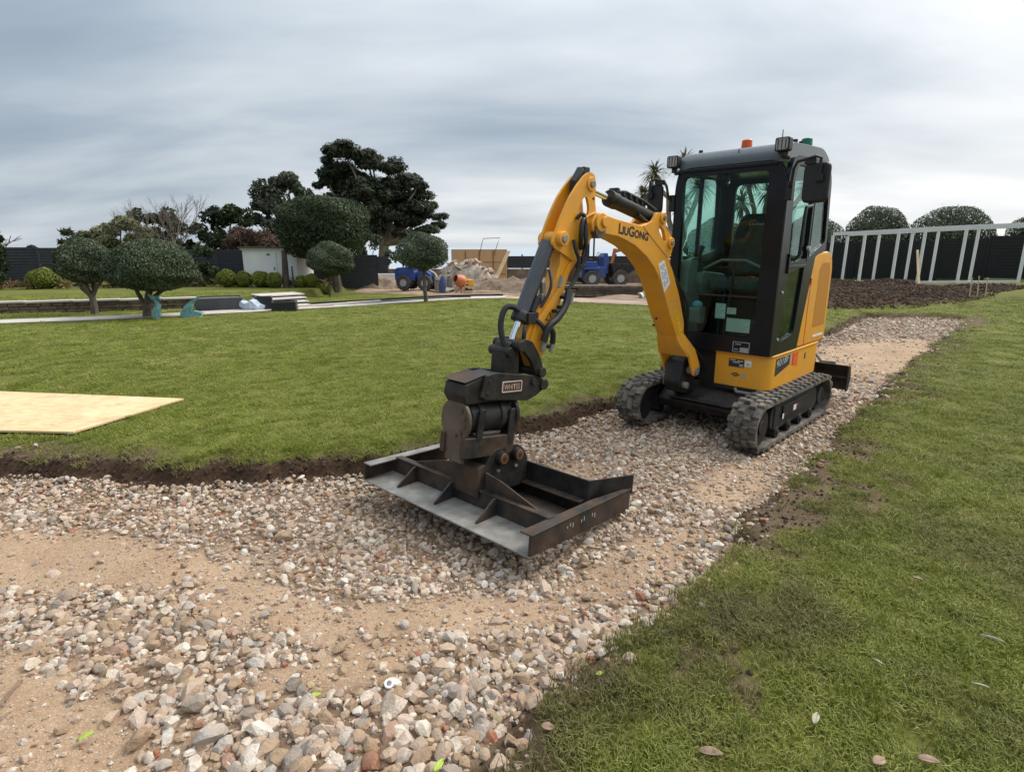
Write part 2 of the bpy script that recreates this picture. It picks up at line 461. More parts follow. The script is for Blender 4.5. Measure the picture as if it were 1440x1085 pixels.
grass_, soil_ = cover(X_, Y_, out_, left_, ins_, bed_, site_)
worn_ = ss(.02, .10, out_) * (1 - np.clip(bed_ * 1.5, 0, 1))
m, nt, b = new_mat('turf_soil_and_hardcore')
def attr(nt, n, ty='GEOMETRY'):
    a = N(nt, 'ShaderNodeAttribute', attribute_name=n, attribute_type=ty); return a.outputs['Fac']
na = noise_node(nt, 3.0, 6); nb = noise_node(nt, 40, 6, .65); nc = noise_node(nt, .5, 4); nd = noise_node(nt, 140, 3, .6)
sandc = ramp_node(nt, [(.30, (.20, .125, .072)), (.45, (.33, .215, .13)), (.58, (.42, .29, .185)), (.72, (.50, .38, .26))], mmath(nt, 'ADD', mmath(nt, 'ADD', mmath(nt, 'MULTIPLY', na, .3), mmath(nt, 'MULTIPLY', noise_node(nt, .9, 4), .3)), mmath(nt, 'MULTIPLY', nb, .4)))
sandc = mixc(nt, ramp_node(nt, [(.56, (0, 0, 0)), (.66, (.55, .55, .55))], nd), sandc, (.62, .54, .44))
soilc = ramp_node(nt, [(.3, (.020, .011, .007)), (.5, (.055, .032, .019)), (.75, (.135, .082, .048))], mmath(nt, 'ADD', mmath(nt, 'MULTIPLY', na, .45), mmath(nt, 'MULTIPLY', nb, .55)))
grc = ramp_node(nt, [(.25, (.05, .04, .016)), (.42, (.095, .092, .024)), (.58, (.145, .155, .03)), (.8, (.20, .20, .045))], mmath(nt, 'ADD', mmath(nt, 'MULTIPLY', nc, .5), mmath(nt, 'MULTIPLY', nb, .5)))
sitec = ramp_node(nt, [(.25, (.13, .085, .055)), (.5, (.27, .19, .13)), (.75, (.42, .33, .25))], mmath(nt, 'ADD', mmath(nt, 'MULTIPLY', nc, .5), mmath(nt, 'MULTIPLY', na, .5)))
wornc = ramp_node(nt, [(.3, (.055, .038, .022)), (.5, (.125, .088, .052)), (.72, (.20, .15, .09))], mmath(nt, 'ADD', mmath(nt, 'MULTIPLY', na, .45), mmath(nt, 'MULTIPLY', nb, .55)))
soilc = mixc(nt, attr(nt, 'worn'), soilc, wornc)
gapshadec = ramp_node(nt, [(.3, (.085, .055, .035)), (.5, (.16, .105, .066)), (.72, (.28, .20, .135))], mmath(nt, 'ADD', mmath(nt, 'MULTIPLY', na, .4), mmath(nt, 'MULTIPLY', nb, .6)))  # dark brown fines, with shade in the gaps between packed stones painted in
sandc = mixc(nt, attr(nt, 'sand'), gapshadec, sandc)
c = mixc(nt, attr(nt, 'soil'), sandc, soilc)
c = mixc(nt, attr(nt, 'site'), c, sitec)
gmask = mmath(nt, 'ADD', attr(nt, 'grass'), mmath(nt, 'MULTIPLY', mmath(nt, 'SUBTRACT', nb, .5), .5), clamp=True)
c = mixc(nt, ramp_node(nt, [(.3, (0, 0, 0)), (.6, (1, 1, 1))], gmask), c, grc)
nt.links.new(c, b.inputs['Base Color']); b.inputs['Roughness'].default_value = .95; b.inputs['Specular IOR Level'].default_value = .15
bump(nt, b, mmath(nt, 'ADD', nb, mmath(nt, 'MULTIPLY', nd, .5)), .7, .012)
M['ground'] = m
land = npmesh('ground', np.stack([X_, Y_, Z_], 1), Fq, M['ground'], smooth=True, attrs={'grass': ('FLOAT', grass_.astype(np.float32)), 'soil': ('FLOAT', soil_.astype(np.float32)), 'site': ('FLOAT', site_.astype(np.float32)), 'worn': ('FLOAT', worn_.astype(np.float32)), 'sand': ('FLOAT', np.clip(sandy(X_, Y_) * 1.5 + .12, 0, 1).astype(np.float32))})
props(land, 'lawns and soil either side of the dug path strip', kind='structure')

m, nt, b = new_mat('grey_sea')
nt.links.new(ramp_node(nt, [(.3, (.34, .39, .43)), (.7, (.40, .45, .48))], noise_node(nt, .02, 4)), b.inputs['Base Color'])
b.inputs['Roughness'].default_value = .35; M['sea'] = m
sea = npmesh('sea', [(-6000, 45, -14), (6000, 45, -14), (6000, 7500, -14), (-6000, 7500, -14)], [(0, 1, 2, 3)], M['sea'])
props(sea, 'pale grey sea beyond the garden fences', kind='structure')

# ------------------------------------------------------------------ scattering: variants and points live in one object, geometry nodes instance them
def scatter(name, variants, pts, rot, scl, pick, tint, mat, parent=None):
    nv = sum(len(v) for v, f in variants)
    V = np.vstack([v for v, f in variants] + [pts]); kind = np.concatenate([np.full(len(v), i, np.int32) for i, (v, f) in enumerate(variants)] + [np.full(len(pts), -1, np.int32)])
    fs = []; o = 0
    for v, f in variants: fs += [[i + o for i in q] for q in f]; o += len(v)
    me = bpy.data.meshes.new(name); me.from_pydata([tuple(p) for p in V], [], fs)
    def A(n, ty, arr, key):
        a = me.attributes.new(n, ty, 'POINT'); full = np.concatenate([np.zeros((nv,) + arr.shape[1:], arr.dtype), arr]); a.data.foreach_set(key, full.ravel())
    a = me.attributes.new('kind', 'INT', 'POINT'); a.data.foreach_set('value', kind)
    A('pick', 'INT', pick.astype(np.int32), 'value'); A('tint', 'FLOAT', tint.astype(np.float32), 'value')
    A('rot', 'FLOAT_VECTOR', rot.astype(np.float32), 'vector'); A('scl', 'FLOAT_VECTOR', scl.astype(np.float32), 'vector')
    me.materials.append(mat)
    if mat.name != 'grass_blades': me.polygons.foreach_set('use_smooth', np.ones(len(me.polygons), bool)); me.set_sharp_from_angle(angle=R(27))
    ob = link(bpy.data.objects.new(name, me), parent)
    ng = bpy.data.node_groups.new(name + '_scatter', 'GeometryNodeTree')
    ng.interface.new_socket('Geometry', in_out='INPUT', socket_type='NodeSocketGeometry'); ng.interface.new_socket('Geometry', in_out='OUTPUT', socket_type='NodeSocketGeometry')
    gi = ng.nodes.new('NodeGroupInput'); go = ng.nodes.new('NodeGroupOutput'); L = ng.links.new
    def named(n, ty):
        q = ng.nodes.new('GeometryNodeInputNamedAttribute'); q.data_type = ty; q.inputs[0].default_value = n; return q.outputs[0]
    kd = named('kind', 'INT'); jn = ng.nodes.new('GeometryNodeJoinGeometry')
    def sepk(k):
        cmp = ng.nodes.new('FunctionNodeCompare'); cmp.data_type = 'INT'; cmp.operation = 'EQUAL'
        L(kd, cmp.inputs[2]); cmp.inputs[3].default_value = k
        s = ng.nodes.new('GeometryNodeSeparateGeometry'); L(gi.outputs[0], s.inputs[0]); L(cmp.outputs[0], s.inputs[1]); return s.outputs[0]
    for k in range(len(variants)):
        g = ng.nodes.new('GeometryNodeGeometryToInstance'); L(sepk(k), g.inputs[0]); L(g.outputs[0], jn.inputs[0])
    mp_ = ng.nodes.new('GeometryNodeMeshToPoints'); L(sepk(-1), mp_.inputs[0])
    ip = ng.nodes.new('GeometryNodeInstanceOnPoints'); L(mp_.outputs[0], ip.inputs['Points']); L(jn.outputs[0], ip.inputs['Instance'])
    ip.inputs['Pick Instance'].default_value = True; L(named('pick', 'INT'), ip.inputs['Instance Index'])
    er = ng.nodes.new('FunctionNodeEulerToRotation'); L(named('rot', 'FLOAT_VECTOR'), er.inputs[0]); L(er.outputs[0], ip.inputs['Rotation'])
    L(named('scl', 'FLOAT_VECTOR'), ip.inputs['Scale']); L(ip.outputs[0], go.inputs[0])
    md = ob.modifiers.new('scatter', 'NODES'); md.node_group = ng
    return ob

# ------------------------------------------------------------------ stones of the dug path
def stone_shape(seed, n=30, flat=.60):
    rg = np.random.default_rng(seed); p = rg.normal(size=(n, 3)); p /= np.linalg.norm(p, axis=1)[:, None]
    p *= rg.uniform(.8, 1.0, (n, 1)); p *= np.array([.5, .5 * rg.uniform(.62, .95), .5 * rg.uniform(flat - .12, flat + .15)])
    for k in range(rg.integers(1, 4)):                                  # broken faces
        d = rg.normal(size=3); d /= np.linalg.norm(d); h = rg.uniform(.24, .36); s = p @ d; p = p - np.outer(np.maximum(s - h, 0), d)
    bm = bmesh.new()
    for q in p: bm.verts.new(q)
    bmesh.ops.convex_hull(bm, input=bm.verts[:])
    bmesh.ops.delete(bm, geom=[v for v in bm.verts if not v.link_faces], context='VERTS')
    bm.verts.index_update()
    V = np.array([v.co[:] for v in bm.verts]); F = [[v.index for v in f.verts] for f in bm.faces]; bm.free()
    return V, F
STONES = [stone_shape(100 + i) for i in range(14)]
m, nt, b = new_mat('mixed_crushed_stone')
oi = N(nt, 'ShaderNodeObjectInfo')
pal = [(0, (.58, .44, .34)), (.12, (.74, .64, .54)), (.26, (.46, .325, .22)), (.36, (.64, .50, .42)), (.46, (.84, .78, .69)), (.56, (.38, .26, .17)), (.66, (.33, .30, .275)), (.72, (.50, .38, .31)), (.80, (.57, .53, .49)), (.885, (.24, .22, .20)), (.915, (.46, .28, .21)), (.955, (.36, .125, .07)), (.975, (.60, .47, .28))]
base_c = ramp_node(nt, pal, oi.outputs['Random'], 'CONSTANT')
geo = N(nt, 'ShaderNodeTexCoord').outputs['Object']
gpos = N(nt, 'ShaderNodeNewGeometry').outputs['Position']
v1 = noise_node(nt, 26, 5, .6, vec=gpos); v2 = noise_node(nt, 110, 4, .65, vec=gpos)
cc = mixc(nt, 1.0, base_c, ramp_node(nt, [(.25, (.48, .45, .42)), (.5, (.86, .84, .81)), (.75, (1.1, 1.07, 1.02))], mmath(nt, 'ADD', mmath(nt, 'MULTIPLY', v1, .5), mmath(nt, 'MULTIPLY', v2, .5))), 'MULTIPLY')
cc = mixc(nt, ramp_node(nt, [(.40, (.06, .06, .06)), (.68, (.8, .8, .8))], v1), cc, (.37, .265, .17))   # sandy coating in patches
nt.links.new(cc, b.inputs['Base Color']); b.inputs['Roughness'].default_value = .88; b.inputs['Specular IOR Level'].default_value = .25
bump(nt, b, mmath(nt, 'ADD', v2, mmath(nt, 'MULTIPLY', v1, .8)), .8, .008)
M['stone'] = m
def stone_points():
    out = []
    for (dens, s0, s1, rmax) in [(900, .034, .058, 99), (1500, .014, .034, 99), (290, .058, .088, 7.5), (15, .085, .125, 6.0)]:
        x0, x1, y0, y1 = -6.2, 11.2, .2, 14.8
        n = int((x1 - x0) * (y1 - y0) * dens * (1.0))
        x = RNG.uniform(x0, x1, n); y = RNG.uniform(y0, y1, n); r = np.hypot(x, y)
        keep = RNG.random(n) < np.where(r < 5, 1, np.where(r < 8, .62, .34)) * np.where((s1 < .035) & (r > 6), .35, 1)
        x, y = x[keep], y[keep]
        z, o, le, ins, bd, si = ground(x, y, True, True)
        sd = sandy(x, y); n_ = fbm(x, y, 2.1, 3, 71)
        p = (1 - .93 * sd) * (.72 + .7 * (n_ - .35)) if s1 > .031 else (1 - .2 * sd) * .95
        lim = np.where(le, -.075, -.01)
        k = ins & (o < lim) & (RNG.random(len(x)) < p)
        sp = np.where(~le & (o > -.02) & (o < .16), RNG.random(len(x)) < .10, False) | np.where(le & (o > 0) & (o < .4) & (x < -3.3), RNG.random(len(x)) < .03, False)
        k |= sp
        x, y, z, o, le, sd = [a[k] for a in (x, y, z, o, le, sd)]
        s = RNG.uniform(s0, s1, len(x)) * np.where(np.hypot(x, y) > 7, 1.35, 1)
        s = s * (1 - .3 * sd) * np.clip(.82 + .34 * ss(-.02, -.5, np.where(le, -9, o)) * 0 + .3 * ss(3.6, 1.2, y), .7, 1.3)
        heap = ss(-.45, -.1, np.where(le, o, -9)) * .03
        out.append(np.stack([x, y, z + s * RNG.uniform(-.10, .20, len(x)) + heap * RNG.random(len(x)), s], 1))
    return np.vstack(out)
SP = stone_points()
# clear the stones out from under the tracks and the grader
MO = np.array([2.06, 5.25]); _ca, _sa = math.cos(R(225)), math.sin(R(225))
mx = (SP[:, 0] - MO[0]) * _ca + (SP[:, 1] - MO[1]) * _sa; my = -(SP[:, 0] - MO[0]) * _sa + (SP[:, 1] - MO[1]) * _ca
under = (np.abs(mx) < .8) & (np.abs(my) > .41) & (np.abs(my) < .66)
SP[under, 2] = np.minimum(SP[under, 2], .01 - SP[under, 3] * .3)
under2 = (mx > 2.1) & (mx < 3.4) & (my > -1.15) & (my < .62)
pass
path = empty('gravel_path', (0, 0, 0)); props(path, 'dug path strip bedded with mixed crushed stone', kind='structure')
px_size = SP[:, 3] / np.hypot(np.hypot(SP[:, 0], SP[:, 1]), 1.6)
vis = (SP[:, 1] > 1.25) & (np.abs(SP[:, 0]) < SP[:, 1] * 1.0 + .1)
order = np.argsort(-px_size * vis); big, rest = order[:300], order[300:]
smesh = []
for i in range(14):
    V, F = STONES[i]; me = bpy.data.meshes.new('stone'); me.from_pydata([tuple(p) for p in V], [], F); me.materials.append(M['stone']); me.polygons.foreach_set('use_smooth', np.ones(len(me.polygons), bool)); me.set_sharp_from_angle(angle=R(27)); smesh.append(me)
for j, i in enumerate(big):
    o = bpy.data.objects.new('stone', smesh[j % 14]); link(o, path)
    o.location = SP[i, :3]; s = SP[i, 3]; o.scale = (s * 1.1, s, s * RNG.uniform(.8, 1.1)); o.rotation_euler = (RNG.normal(0, .35), RNG.normal(0, .35), RNG.uniform(0, 6.28))
Pn = SP[rest]; n = len(Pn)
gr_ = scatter('loose_stone', STONES, Pn[:, :3], np.stack([RNG.normal(0, .45, n), RNG.normal(0, .45, n), RNG.uniform(0, 6.28, n)], 1), Pn[:, 3:4] * RNG.uniform(.8, 1.15, (n, 3)), RNG.integers(0, 14, n), RNG.random(n), M['stone'], path)
gr_['kind'] = 'stuff'
print('stones', n)
# fine grit between the stones and on the rolled sand
x = RNG.uniform(-5, 7, 260000); y = RNG.uniform(.6, 9.5, 260000); kk = RNG.random(len(x)) < np.where(np.hypot(x, y) < 3.6, 1, np.where(np.hypot(x, y) < 6, .45, .16)); x, y = x[kk], y[kk]
z, o_, le, ins, bd, si = ground(x, y, True, True); kk = ins & (o_ < -.03) & (RNG.random(len(x)) < .25 + .6 * fbm(x, y, 3, 3, 15)); x, y, z = x[kk], y[kk], z[kk]; n = len(x); s = .005 + .011 * RNG.random(n) ** 2
gg = scatter('grit', STONES[:6], np.stack([x, y, z + s * .15], 1), RNG.uniform(-3, 3, (n, 3)), s[:, None] * RNG.uniform(.8, 1.2, (n, 3)), RNG.integers(0, 6, n), RNG.random(n), M['stone'], path); gg['kind'] = 'stuff'
print('grit', n)

# ------------------------------------------------------------------ grass
def tuft(seed, nb=46, rad=.075, hgt=.05, lean=.9):
    rg = np.random.default_rng(seed); V = []; F = []
    for k in range(nb):
        a = rg.uniform(0, 6.28); r = rad * math.sqrt(rg.random()); p = np.array([r * math.cos(a), r * math.sin(a), -.006])
        h = hgt * rg.uniform(.5, 1.15); d = rg.uniform(0, 6.28); le = lean * rg.uniform(.25, 1.3); w = rg.uniform(.0010, .0024)
        dv = np.array([math.cos(d), math.sin(d), 0]); sv = np.array([-dv[1], dv[0], 0]) * w
        q1 = p + dv * h * le * .35 + np.array([0, 0, h * .62]); q2 = p + dv * h * le * 1.05 + np.array([0, 0, h * (.98 - .25 * min(le, 1.3))])
        o = len(V); V += [p - sv, p + sv, q1 + sv * .85, q1 - sv * .85, q2]; F += [[o, o + 1, o + 2, o + 3], [o + 3, o + 2, o + 4]]
    return np.array(V), F
TUFTS = [tuft(300 + i) for i in range(8)]
m, nt, b = new_mat('grass_blades')
oi = N(nt, 'ShaderNodeObjectInfo'); ti = attr(nt, 'tint', 'INSTANCER')
gpos = N(nt, 'ShaderNodeNewGeometry').outputs['Position']
gn = noise_node(nt, 1.3, 4, .6, vec=gpos); gf = noise_node(nt, 300, 1, .5, vec=gpos)
ff = mmath(nt, 'ADD', mmath(nt, 'MULTIPLY', oi.outputs['Random'], .34), mmath(nt, 'ADD', mmath(nt, 'MULTIPLY', gn, .3), mmath(nt, 'MULTIPLY', gf, .42)))
gc = ramp_node(nt, [(.22, (.078, .112, .009)), (.40, (.155, .20, .016)), (.54, (.24, .275, .032)), (.68, (.34, .335, .08)), (.8, (.48, .42, .20))], ff)
gc = mixc(nt, ti, gc, (.155, .125, .062))
nt.links.new(gc, b.inputs['Base Color']); b.inputs['Roughness'].default_value = .55; b.inputs['Specular IOR Level'].default_value = .25
tr = N(nt, 'ShaderNodeBsdfTranslucent'); nt.links.new(gc, tr.inputs[0])
mx_ = N(nt, 'ShaderNodeMixShader'); mx_.inputs[0].default_value = .3
nt.links.new(b.outputs[0], mx_.inputs[1]); nt.links.new(tr.outputs[0], mx_.inputs[2]); nt.links.new(mx_.outputs[0], nt.nodes['Material Output'].inputs[0])
M['grass'] = m
def grass_points():
    res = []
    for r0, r1, dens, sc in [(0, 2.6, 820, .95), (2.6, 4.6, 480, 1.0), (4.6, 8, 240, 1.15), (8, 13, 105, 1.5), (13, 23, 42, 2.1)]:
        n = int((2 * r1) * (r1) * dens); x = RNG.uniform(-r1, r1, n); y = RNG.uniform(0, r1, n); r = np.hypot(x, y)
        k = (r >= r0) & (r < r1) & (np.abs(x) < y * 1.05 + 1.0); x, y = x[k], y[k]
        z, o, le, ins, bd, si = ground(x, y, True, True)
        g, s = cover(x, y, o, le, ins, bd, si)
        clump = fbm(x, y, 5, 3, 91)
        thin = np.where(le, 1, .45 + .75 * ss(.3, .6, fbm(x, y, 6, 3, 77)))
        k = (RNG.random(len(x)) < np.clip(g * 1.15, 0, 1) * thin) & (g > .12) & ~((x < -3.05) & (y > 4.3) & (y < 5.7) & inside(x, y, BOARD))
        k &= ~inside(x, y, PATHPOLY)
        x, y, z, g, le, clump, o = [a[k] for a in (x, y, z, g, le, clump, o)]
        hz_ = np.where(le, .55, .85) * (.55 + .95 * clump) * np.where(o < .25, 1.2, 1) * np.where(r1 < 3, 1.22, 1)
        res.append(np.stack([x, y, z, np.full(len(x), sc), hz_, np.clip((1 - g) * .75 * RNG.random(len(x)) + .25 * RNG.random(len(x)) ** 5 + np.where(le, 0, .16 + .5 * ss(.46, .74, fbm(x, y, 1.7, 4, 55)) * ss(7, 2, np.hypot(x, y))), 0, 1)], 1))
    return np.vstack(res)
BOARD = np.array([(-5.9, 5.72), (-3.2, 5.34), (-3.54, 4.32), (-6.2, 4.47)])
LAWN_EDGE = np.array([(-20, 7.4), (-14, 10.2), (-10.77, 11.93), (-9.57, 12.53), (-8.13, 13.55), (-6.9, 14.74), (-4.99, 16.69), (-2.86, 19.22), (-1.6, 20.6), (-.3, 21.1), (1.0, 20.3), (1.91, 19.22), (3.93, 17.55), (5.6, 16.3)])
dv = np.gradient(LAWN_EDGE, axis=0); nv = np.stack([-dv[:, 1], dv[:, 0]], 1); nv /= np.linalg.norm(nv, axis=1)[:, None]
PATH_FAR = LAWN_EDGE + nv * np.interp(np.arange(len(LAWN_EDGE)), [0, 4, 6, 9, 13], [1.1, 1.05, 1.5, 1.7, 1.6])[:, None]
PATHPOLY = np.vstack([LAWN_EDGE, PATH_FAR[::-1]])
GP = grass_points(); n = len(GP)
gs = scatter('lawn_grass', TUFTS, GP[:, :3], np.stack([RNG.normal(0, .12, n), RNG.normal(0, .12, n), RNG.uniform(0, 6.28, n)], 1), np.stack([GP[:, 3], GP[:, 3], GP[:, 4]], 1), RNG.integers(0, 8, n), GP[:, 5], M['grass'])
props(gs, 'short green lawn grass growing on both sides of the dug path', 'grass', kind='stuff')
print('tufts', n)

# ------------------------------------------------------------------ earth clods on the cut face and in the soil bed
M['clod'] = surf('dark_earth_clod', (.055, .033, .02), .95, 0, .45, 25, (.13, .08, .047), .5, 12, .6, 90)
def clods(name, x, y, s0, s1, test, label, up=.0):
    z, o, le, ins, bd, si = ground(x, y, True, True); k = test(x, y, o, le, bd); x, y, z = x[k], y[k], z[k]; n_ = len(x); s = s0 + (s1 - s0) * RNG.random(n_) ** 2.5
    q = scatter(name, STONES[:8], np.stack([x, y, z + s * up], 1), RNG.uniform(-3, 3, (n_, 3)), s[:, None] * RNG.uniform(.7, 1.2, (n_, 3)), RNG.integers(0, 8, n_), RNG.random(n_), M['clod'])
    return props(q, label, 'soil', kind='stuff')
x = RNG.uniform(-7, 9.2, 260000); y = RNG.uniform(3.4, 14.8, 260000)
clods('edge_clods', x, y, .012, .05, lambda x, y, o, le, bd: le & (o > -.10) & (o < .09) & (RNG.random(len(x)) < np.where(np.hypot(x, y) < 7, 1, .4)), 'crumbly dark earth clods along the cut lawn edge', .1)
x = RNG.uniform(-1, 9.2, 200000); y = RNG.uniform(1, 13, 200000)
clods('bare_patch_clods', x, y, .010, .035, lambda x, y, o, le, bd: ~le & (o > -.06) & (o < .6) & (RNG.random(len(x)) < .55 * bare(x, y, o, le)), 'small earth crumbs on the trampled right hand lawn edge', .1)
x = RNG.uniform(6, 19, 120000); y = RNG.uniform(14, 27, 120000)
clods('bed_clods', x, y, .03, .15, lambda x, y, o, le, bd: (bd > .12) & (RNG.random(len(x)) < .35), 'lumpy dark earth turned over in the soil bed', .05)
# ================================================================== excavator (X forward, Y to its left, Z up)
EX = empty('mini_excavator', (2.06, 5.25, 0.0), R(225), 'orange yellow mini excavator with black glazed cab and grading attachment on crushed stone', 'excavator')
# ---- undercarriage
def stadium(hl, r, zc, n=14):
    return arc(hl, zc, r, -90, 90, n) + arc(-hl, zc, r, 90, 270, n)
def make_track(sy):
    t = empty('track', (0, 0, 0)); t.parent = EX
    y0, y1 = sorted((sy * .41, sy * .64)); yc = (y0 + y1) / 2
    mb = MB(); hl, ro, zc = .715, .188, .218
    o = stadium(hl, ro, zc); i = stadium(hl, ro - .03, zc)
    mb.plate(o, [i], 'Y', y0, y1)
    # rubber lugs round the belt, two staggered rows of chevrons
    per = 4 * hl + 2 * math.pi * ro; nl = 36
    def pos(s):
        s %= per
        if s < 2 * hl: return (hl - s, zc + ro), (0, 1)
        s -= 2 * hl
        if s < math.pi * ro: a = math.pi / 2 + s / ro; return (-hl + ro * math.cos(a), zc + ro * math.sin(a)), (math.cos(a), math.sin(a))
        s -= math.pi * ro
        if s < 2 * hl: return (-hl + s, zc - ro), (0, -1)
        s -= 2 * hl; a = -math.pi / 2 + s / ro; return (hl + ro * math.cos(a), zc + ro * math.sin(a)), (math.cos(a), math.sin(a))
    for k in range(nl):
        for row in (0, 1):
            p, n = pos((k + .5 * row) * per / nl)
            ux = Vector((n[1], 0, -n[0])); un = Vector((n[0], 0, n[1])); uy = Vector((0, 1, 0))
            cy = yc + (-.062 if row == 0 else .062)
            for part, (dy, w, sk) in enumerate(((-.03, .058, .01), (.028, .058, -.012))):
                rot = Matrix((ux, uy, un)).transposed()
                c = Vector((p[0], cy + dy, p[1])) + un * .011 + ux * sk * (1 if row else -1)
                mb.box(c, (.072 - .016 * (part == row), w, .024), rot, .86)
    mb.build('track_belt', M['rubber'], t, .003, seg=1)
    mb = MB(); s = sy
    mb.prism(rpoly([(-.58, .30), (-.5, .345), (.42, .345), (.52, .31), (.52, .17), (.44, .125), (-.52, .125), (-.6, .18)], .03), 'Y', s * .455, s * .60)
    mb.span((-.3, s * .60, .20), (.28, s * .612, .31)).span((.36, s * .60, .135), (.46, s * .61, .33))
    mb.build('track_frame', M['black_steel'], t, .006)
    for k in range(4):
        x = -.42 + k * .27; r = MB(); r.cyl((x, s * .47, .105), (x, s * .615, .105), .048, n=18).cyl((x, s * .612, .105), (x, s * .625, .105), .02, n=12)
        r.build('track_roller', M['black_steel'], t, .004)
    r = MB(); r.cyl((.715, s * .46, .218), (.715, s * .60, .218), .150, n=32).cyl((.715, s * .60, .218), (.715, s * .615, .218), .06, n=20)
    r.build('idler_wheel', M['black_steel'], t, .006)
    r = MB(); pts = []
    for k in range(36):
        a = 2 * math.pi * k / 36; q = .155 if (k // 2) % 2 else .128; pts.append((-.715 + q * math.cos(a), .218 + q * math.sin(a)))
    r.prism(pts, 'Y', s * .49, s * .56); r.cyl((-.715, s * .45, .218), (-.715, s * .60, .218), .085, n=24)
    r.build('drive_sprocket', M['black_steel'], t, .003)
    if sy > 0:
        st = MB(); st.span((-.02, .6125, .225), (.045, .6135, .275)); st.build('sticker', M['white'], t, smooth=False)
        st = MB(); st.span((.26, .6125, .2), (.295, .6135, .245)); st.build('sticker', M['white'], t, smooth=False)
        st = MB(); st.span((-.06, .6125, .25), (-.035, .6135, .275)); st.build('sticker', M['red'], t, smooth=False)
make_track(1); make_track(-1)
mb = MB(); mb.prism(rpoly([(-.55, .2), (.55, .2), (.6, .26), (.45, .36), (-.45, .36), (-.6, .26)], .03), 'Y', -.40, .40)
mb.span((.38, -.45, .17), (.5, .45, .27)).span((-.5, -.45, .17), (-.38, .45, .27))
mb.prism([(.55, .30), (.62, .31), (.62, .29)], 'Y', -.3, .3)
mb.build('lower_frame', M['black_steel'], EX, .008)
mb = MB(); mb.cyl((0, 0, .35), (0, 0, .44), .33, n=40); mb.build('slew_ring', M['black_steel'], EX, .004)
# ---- dozer blade behind
bl = empty('dozer_blade', (0, 0, 0)); bl.parent = EX
mb = MB(); prof = [(-1.46, .14)] + [(-1.46 - .035 * math.sin(math.pi * k / 8), .14 + .26 * k / 8) for k in range(1, 8)] + [(-1.46, .40)]
mb.prism(prof + [(p[0] - .014, p[1]) for p in prof[::-1]], 'Y', -.64, .64)
mb.span((-1.47, .628, .135), (-1.40, .642, .405)).span((-1.47, -.642, .135), (-1.40, -.628, .405)).span((-1.455, -.6, .27), (-1.405, .62, .285))
mb.build('blade_plate', M['black_steel'], bl, .003)
mb = MB()
for s in (-1, 1): mb.prism(rpoly([(-.45, .22), (-.45, .32), (-.75, .37), (-1.1, .33), (-1.44, .30), (-1.44, .2), (-1.05, .22), (-.75, .27)], .02), 'Y', s * .2, s * .27)
mb.build('push_arm', M['black_steel'], bl, .006)
mb = MB(); mb.cyl((-.5, 0, .3), (-1.2, 0, .31), .04).cyl((-1.2, 0, .31), (-1.43, 0, .31), .022)
mb.build('blade_cylinder', M['grey_cyl'], bl)
mb = MB(); mb.span((-1.46, .12, .40), (-1.40, .30, .45)).span((-1.46, .34, .40), (-1.42, .5, .435)); mb.tube([(-1.44, .36, .42), (-1.40, .30, .50), (-1.42, .22, .47), (-1.44, .14, .43)], .016)
mb.build('hose_bracket', M['bare_steel'], bl, .004)
# ---- upper body
body = EX
sk = rpoly([(.365, .015), (.365, .49), (-.97, .49), (-.97, -.49), (.06, -.49), (.06, .015)], [.01, .11, .24, .24, .04, .01], 6)
mb = MB(); mb.prism(sk, 'Z', .425, .715)
skirt = mb.build('body_skirt', M['yellow'], body, .014, seg=3)
mb = MB(); mb.prism([(p[0] * .985, p[1] * .985) for p in sk], 'Z', .39, .432); mb.build('turntable_plate', M['black_steel'], body, .006)
lip = rpoly([(.372, .012), (.372, .497), (-.977, .497), (-.977, -.497), (.05, -.497), (.05, .012)], [.01, .115, .245, .245, .04, .01], 6)
mb = MB(); mb.prism(lip, 'Z', .706, .724); mb.build('skirt_trim', M['yellow'], body, .007)
mb = MB(); mb.prism(rpoly([(.31, -.46), (.31, .02), (.05, .02), (.05, -.46)], .03), 'Z', .43, .74); mb.build('front_recess_panel', M['black_steel'], body, .006)
# engine covers, left and right sides and rear hood
cov = [(-.235, .73), (-.345, 1.2), (-.42, 1.49), (-.50, 1.555), (-.80, 1.575), (-.92, 1.52), (-.965, 1.40), (-.975, .73)]
for s in (1, -1):
    mb = MB(); mb.prism(rpoly(cov if s > 0 else [(-.68, .73), (-.68, 1.55), (-.80, 1.575), (-.92, 1.52), (-.965, 1.40), (-.975, .73)], .035), 'Y', s * .448, s * .487)
    c = mb.build('engine_cover', M['yellow'], body, .016, seg=3)
    if s > 0:
        g = MB(); g.prism(rpoly([(-.58, .88), (-.60, 1.42), (-.66, 1.47), (-.86, 1.47), (-.90, 1.40), (-.91, .88)], .02), 'Y', .486, .4885)
        g.build('vent_panel', surf('ochre_vent_mesh', (.48, .19, .006), .6, 0, .2, 90), c, 0)
        g = MB(); g.span((-.40, .4865, .74), (-.39, .489, 1.28)).span((-.41, .4865, 1.28), (-.385, .492, 1.34)); g.build('panel_seam', M['red'], c)
        g = MB(); g.span((-.90, .4866, .78), (-.62, .4905, .80)); g.build('pale_strip', M['white'], c)
mb = MB(); mb.prism(rpoly([(-.62, .72), (-.62, 1.46), (-.85, 1.46), (-.95, 1.36), (-.97, .72)], .05), 'Y', -.37, .37); mb.build('engine_hood', M['yellow'], body, .02, seg=3)
mb = MB(); mb.span((-.485, .4895, .60), (-.455, .4925, .655)); mb.build('filler_lock', M['print'], body, .006)
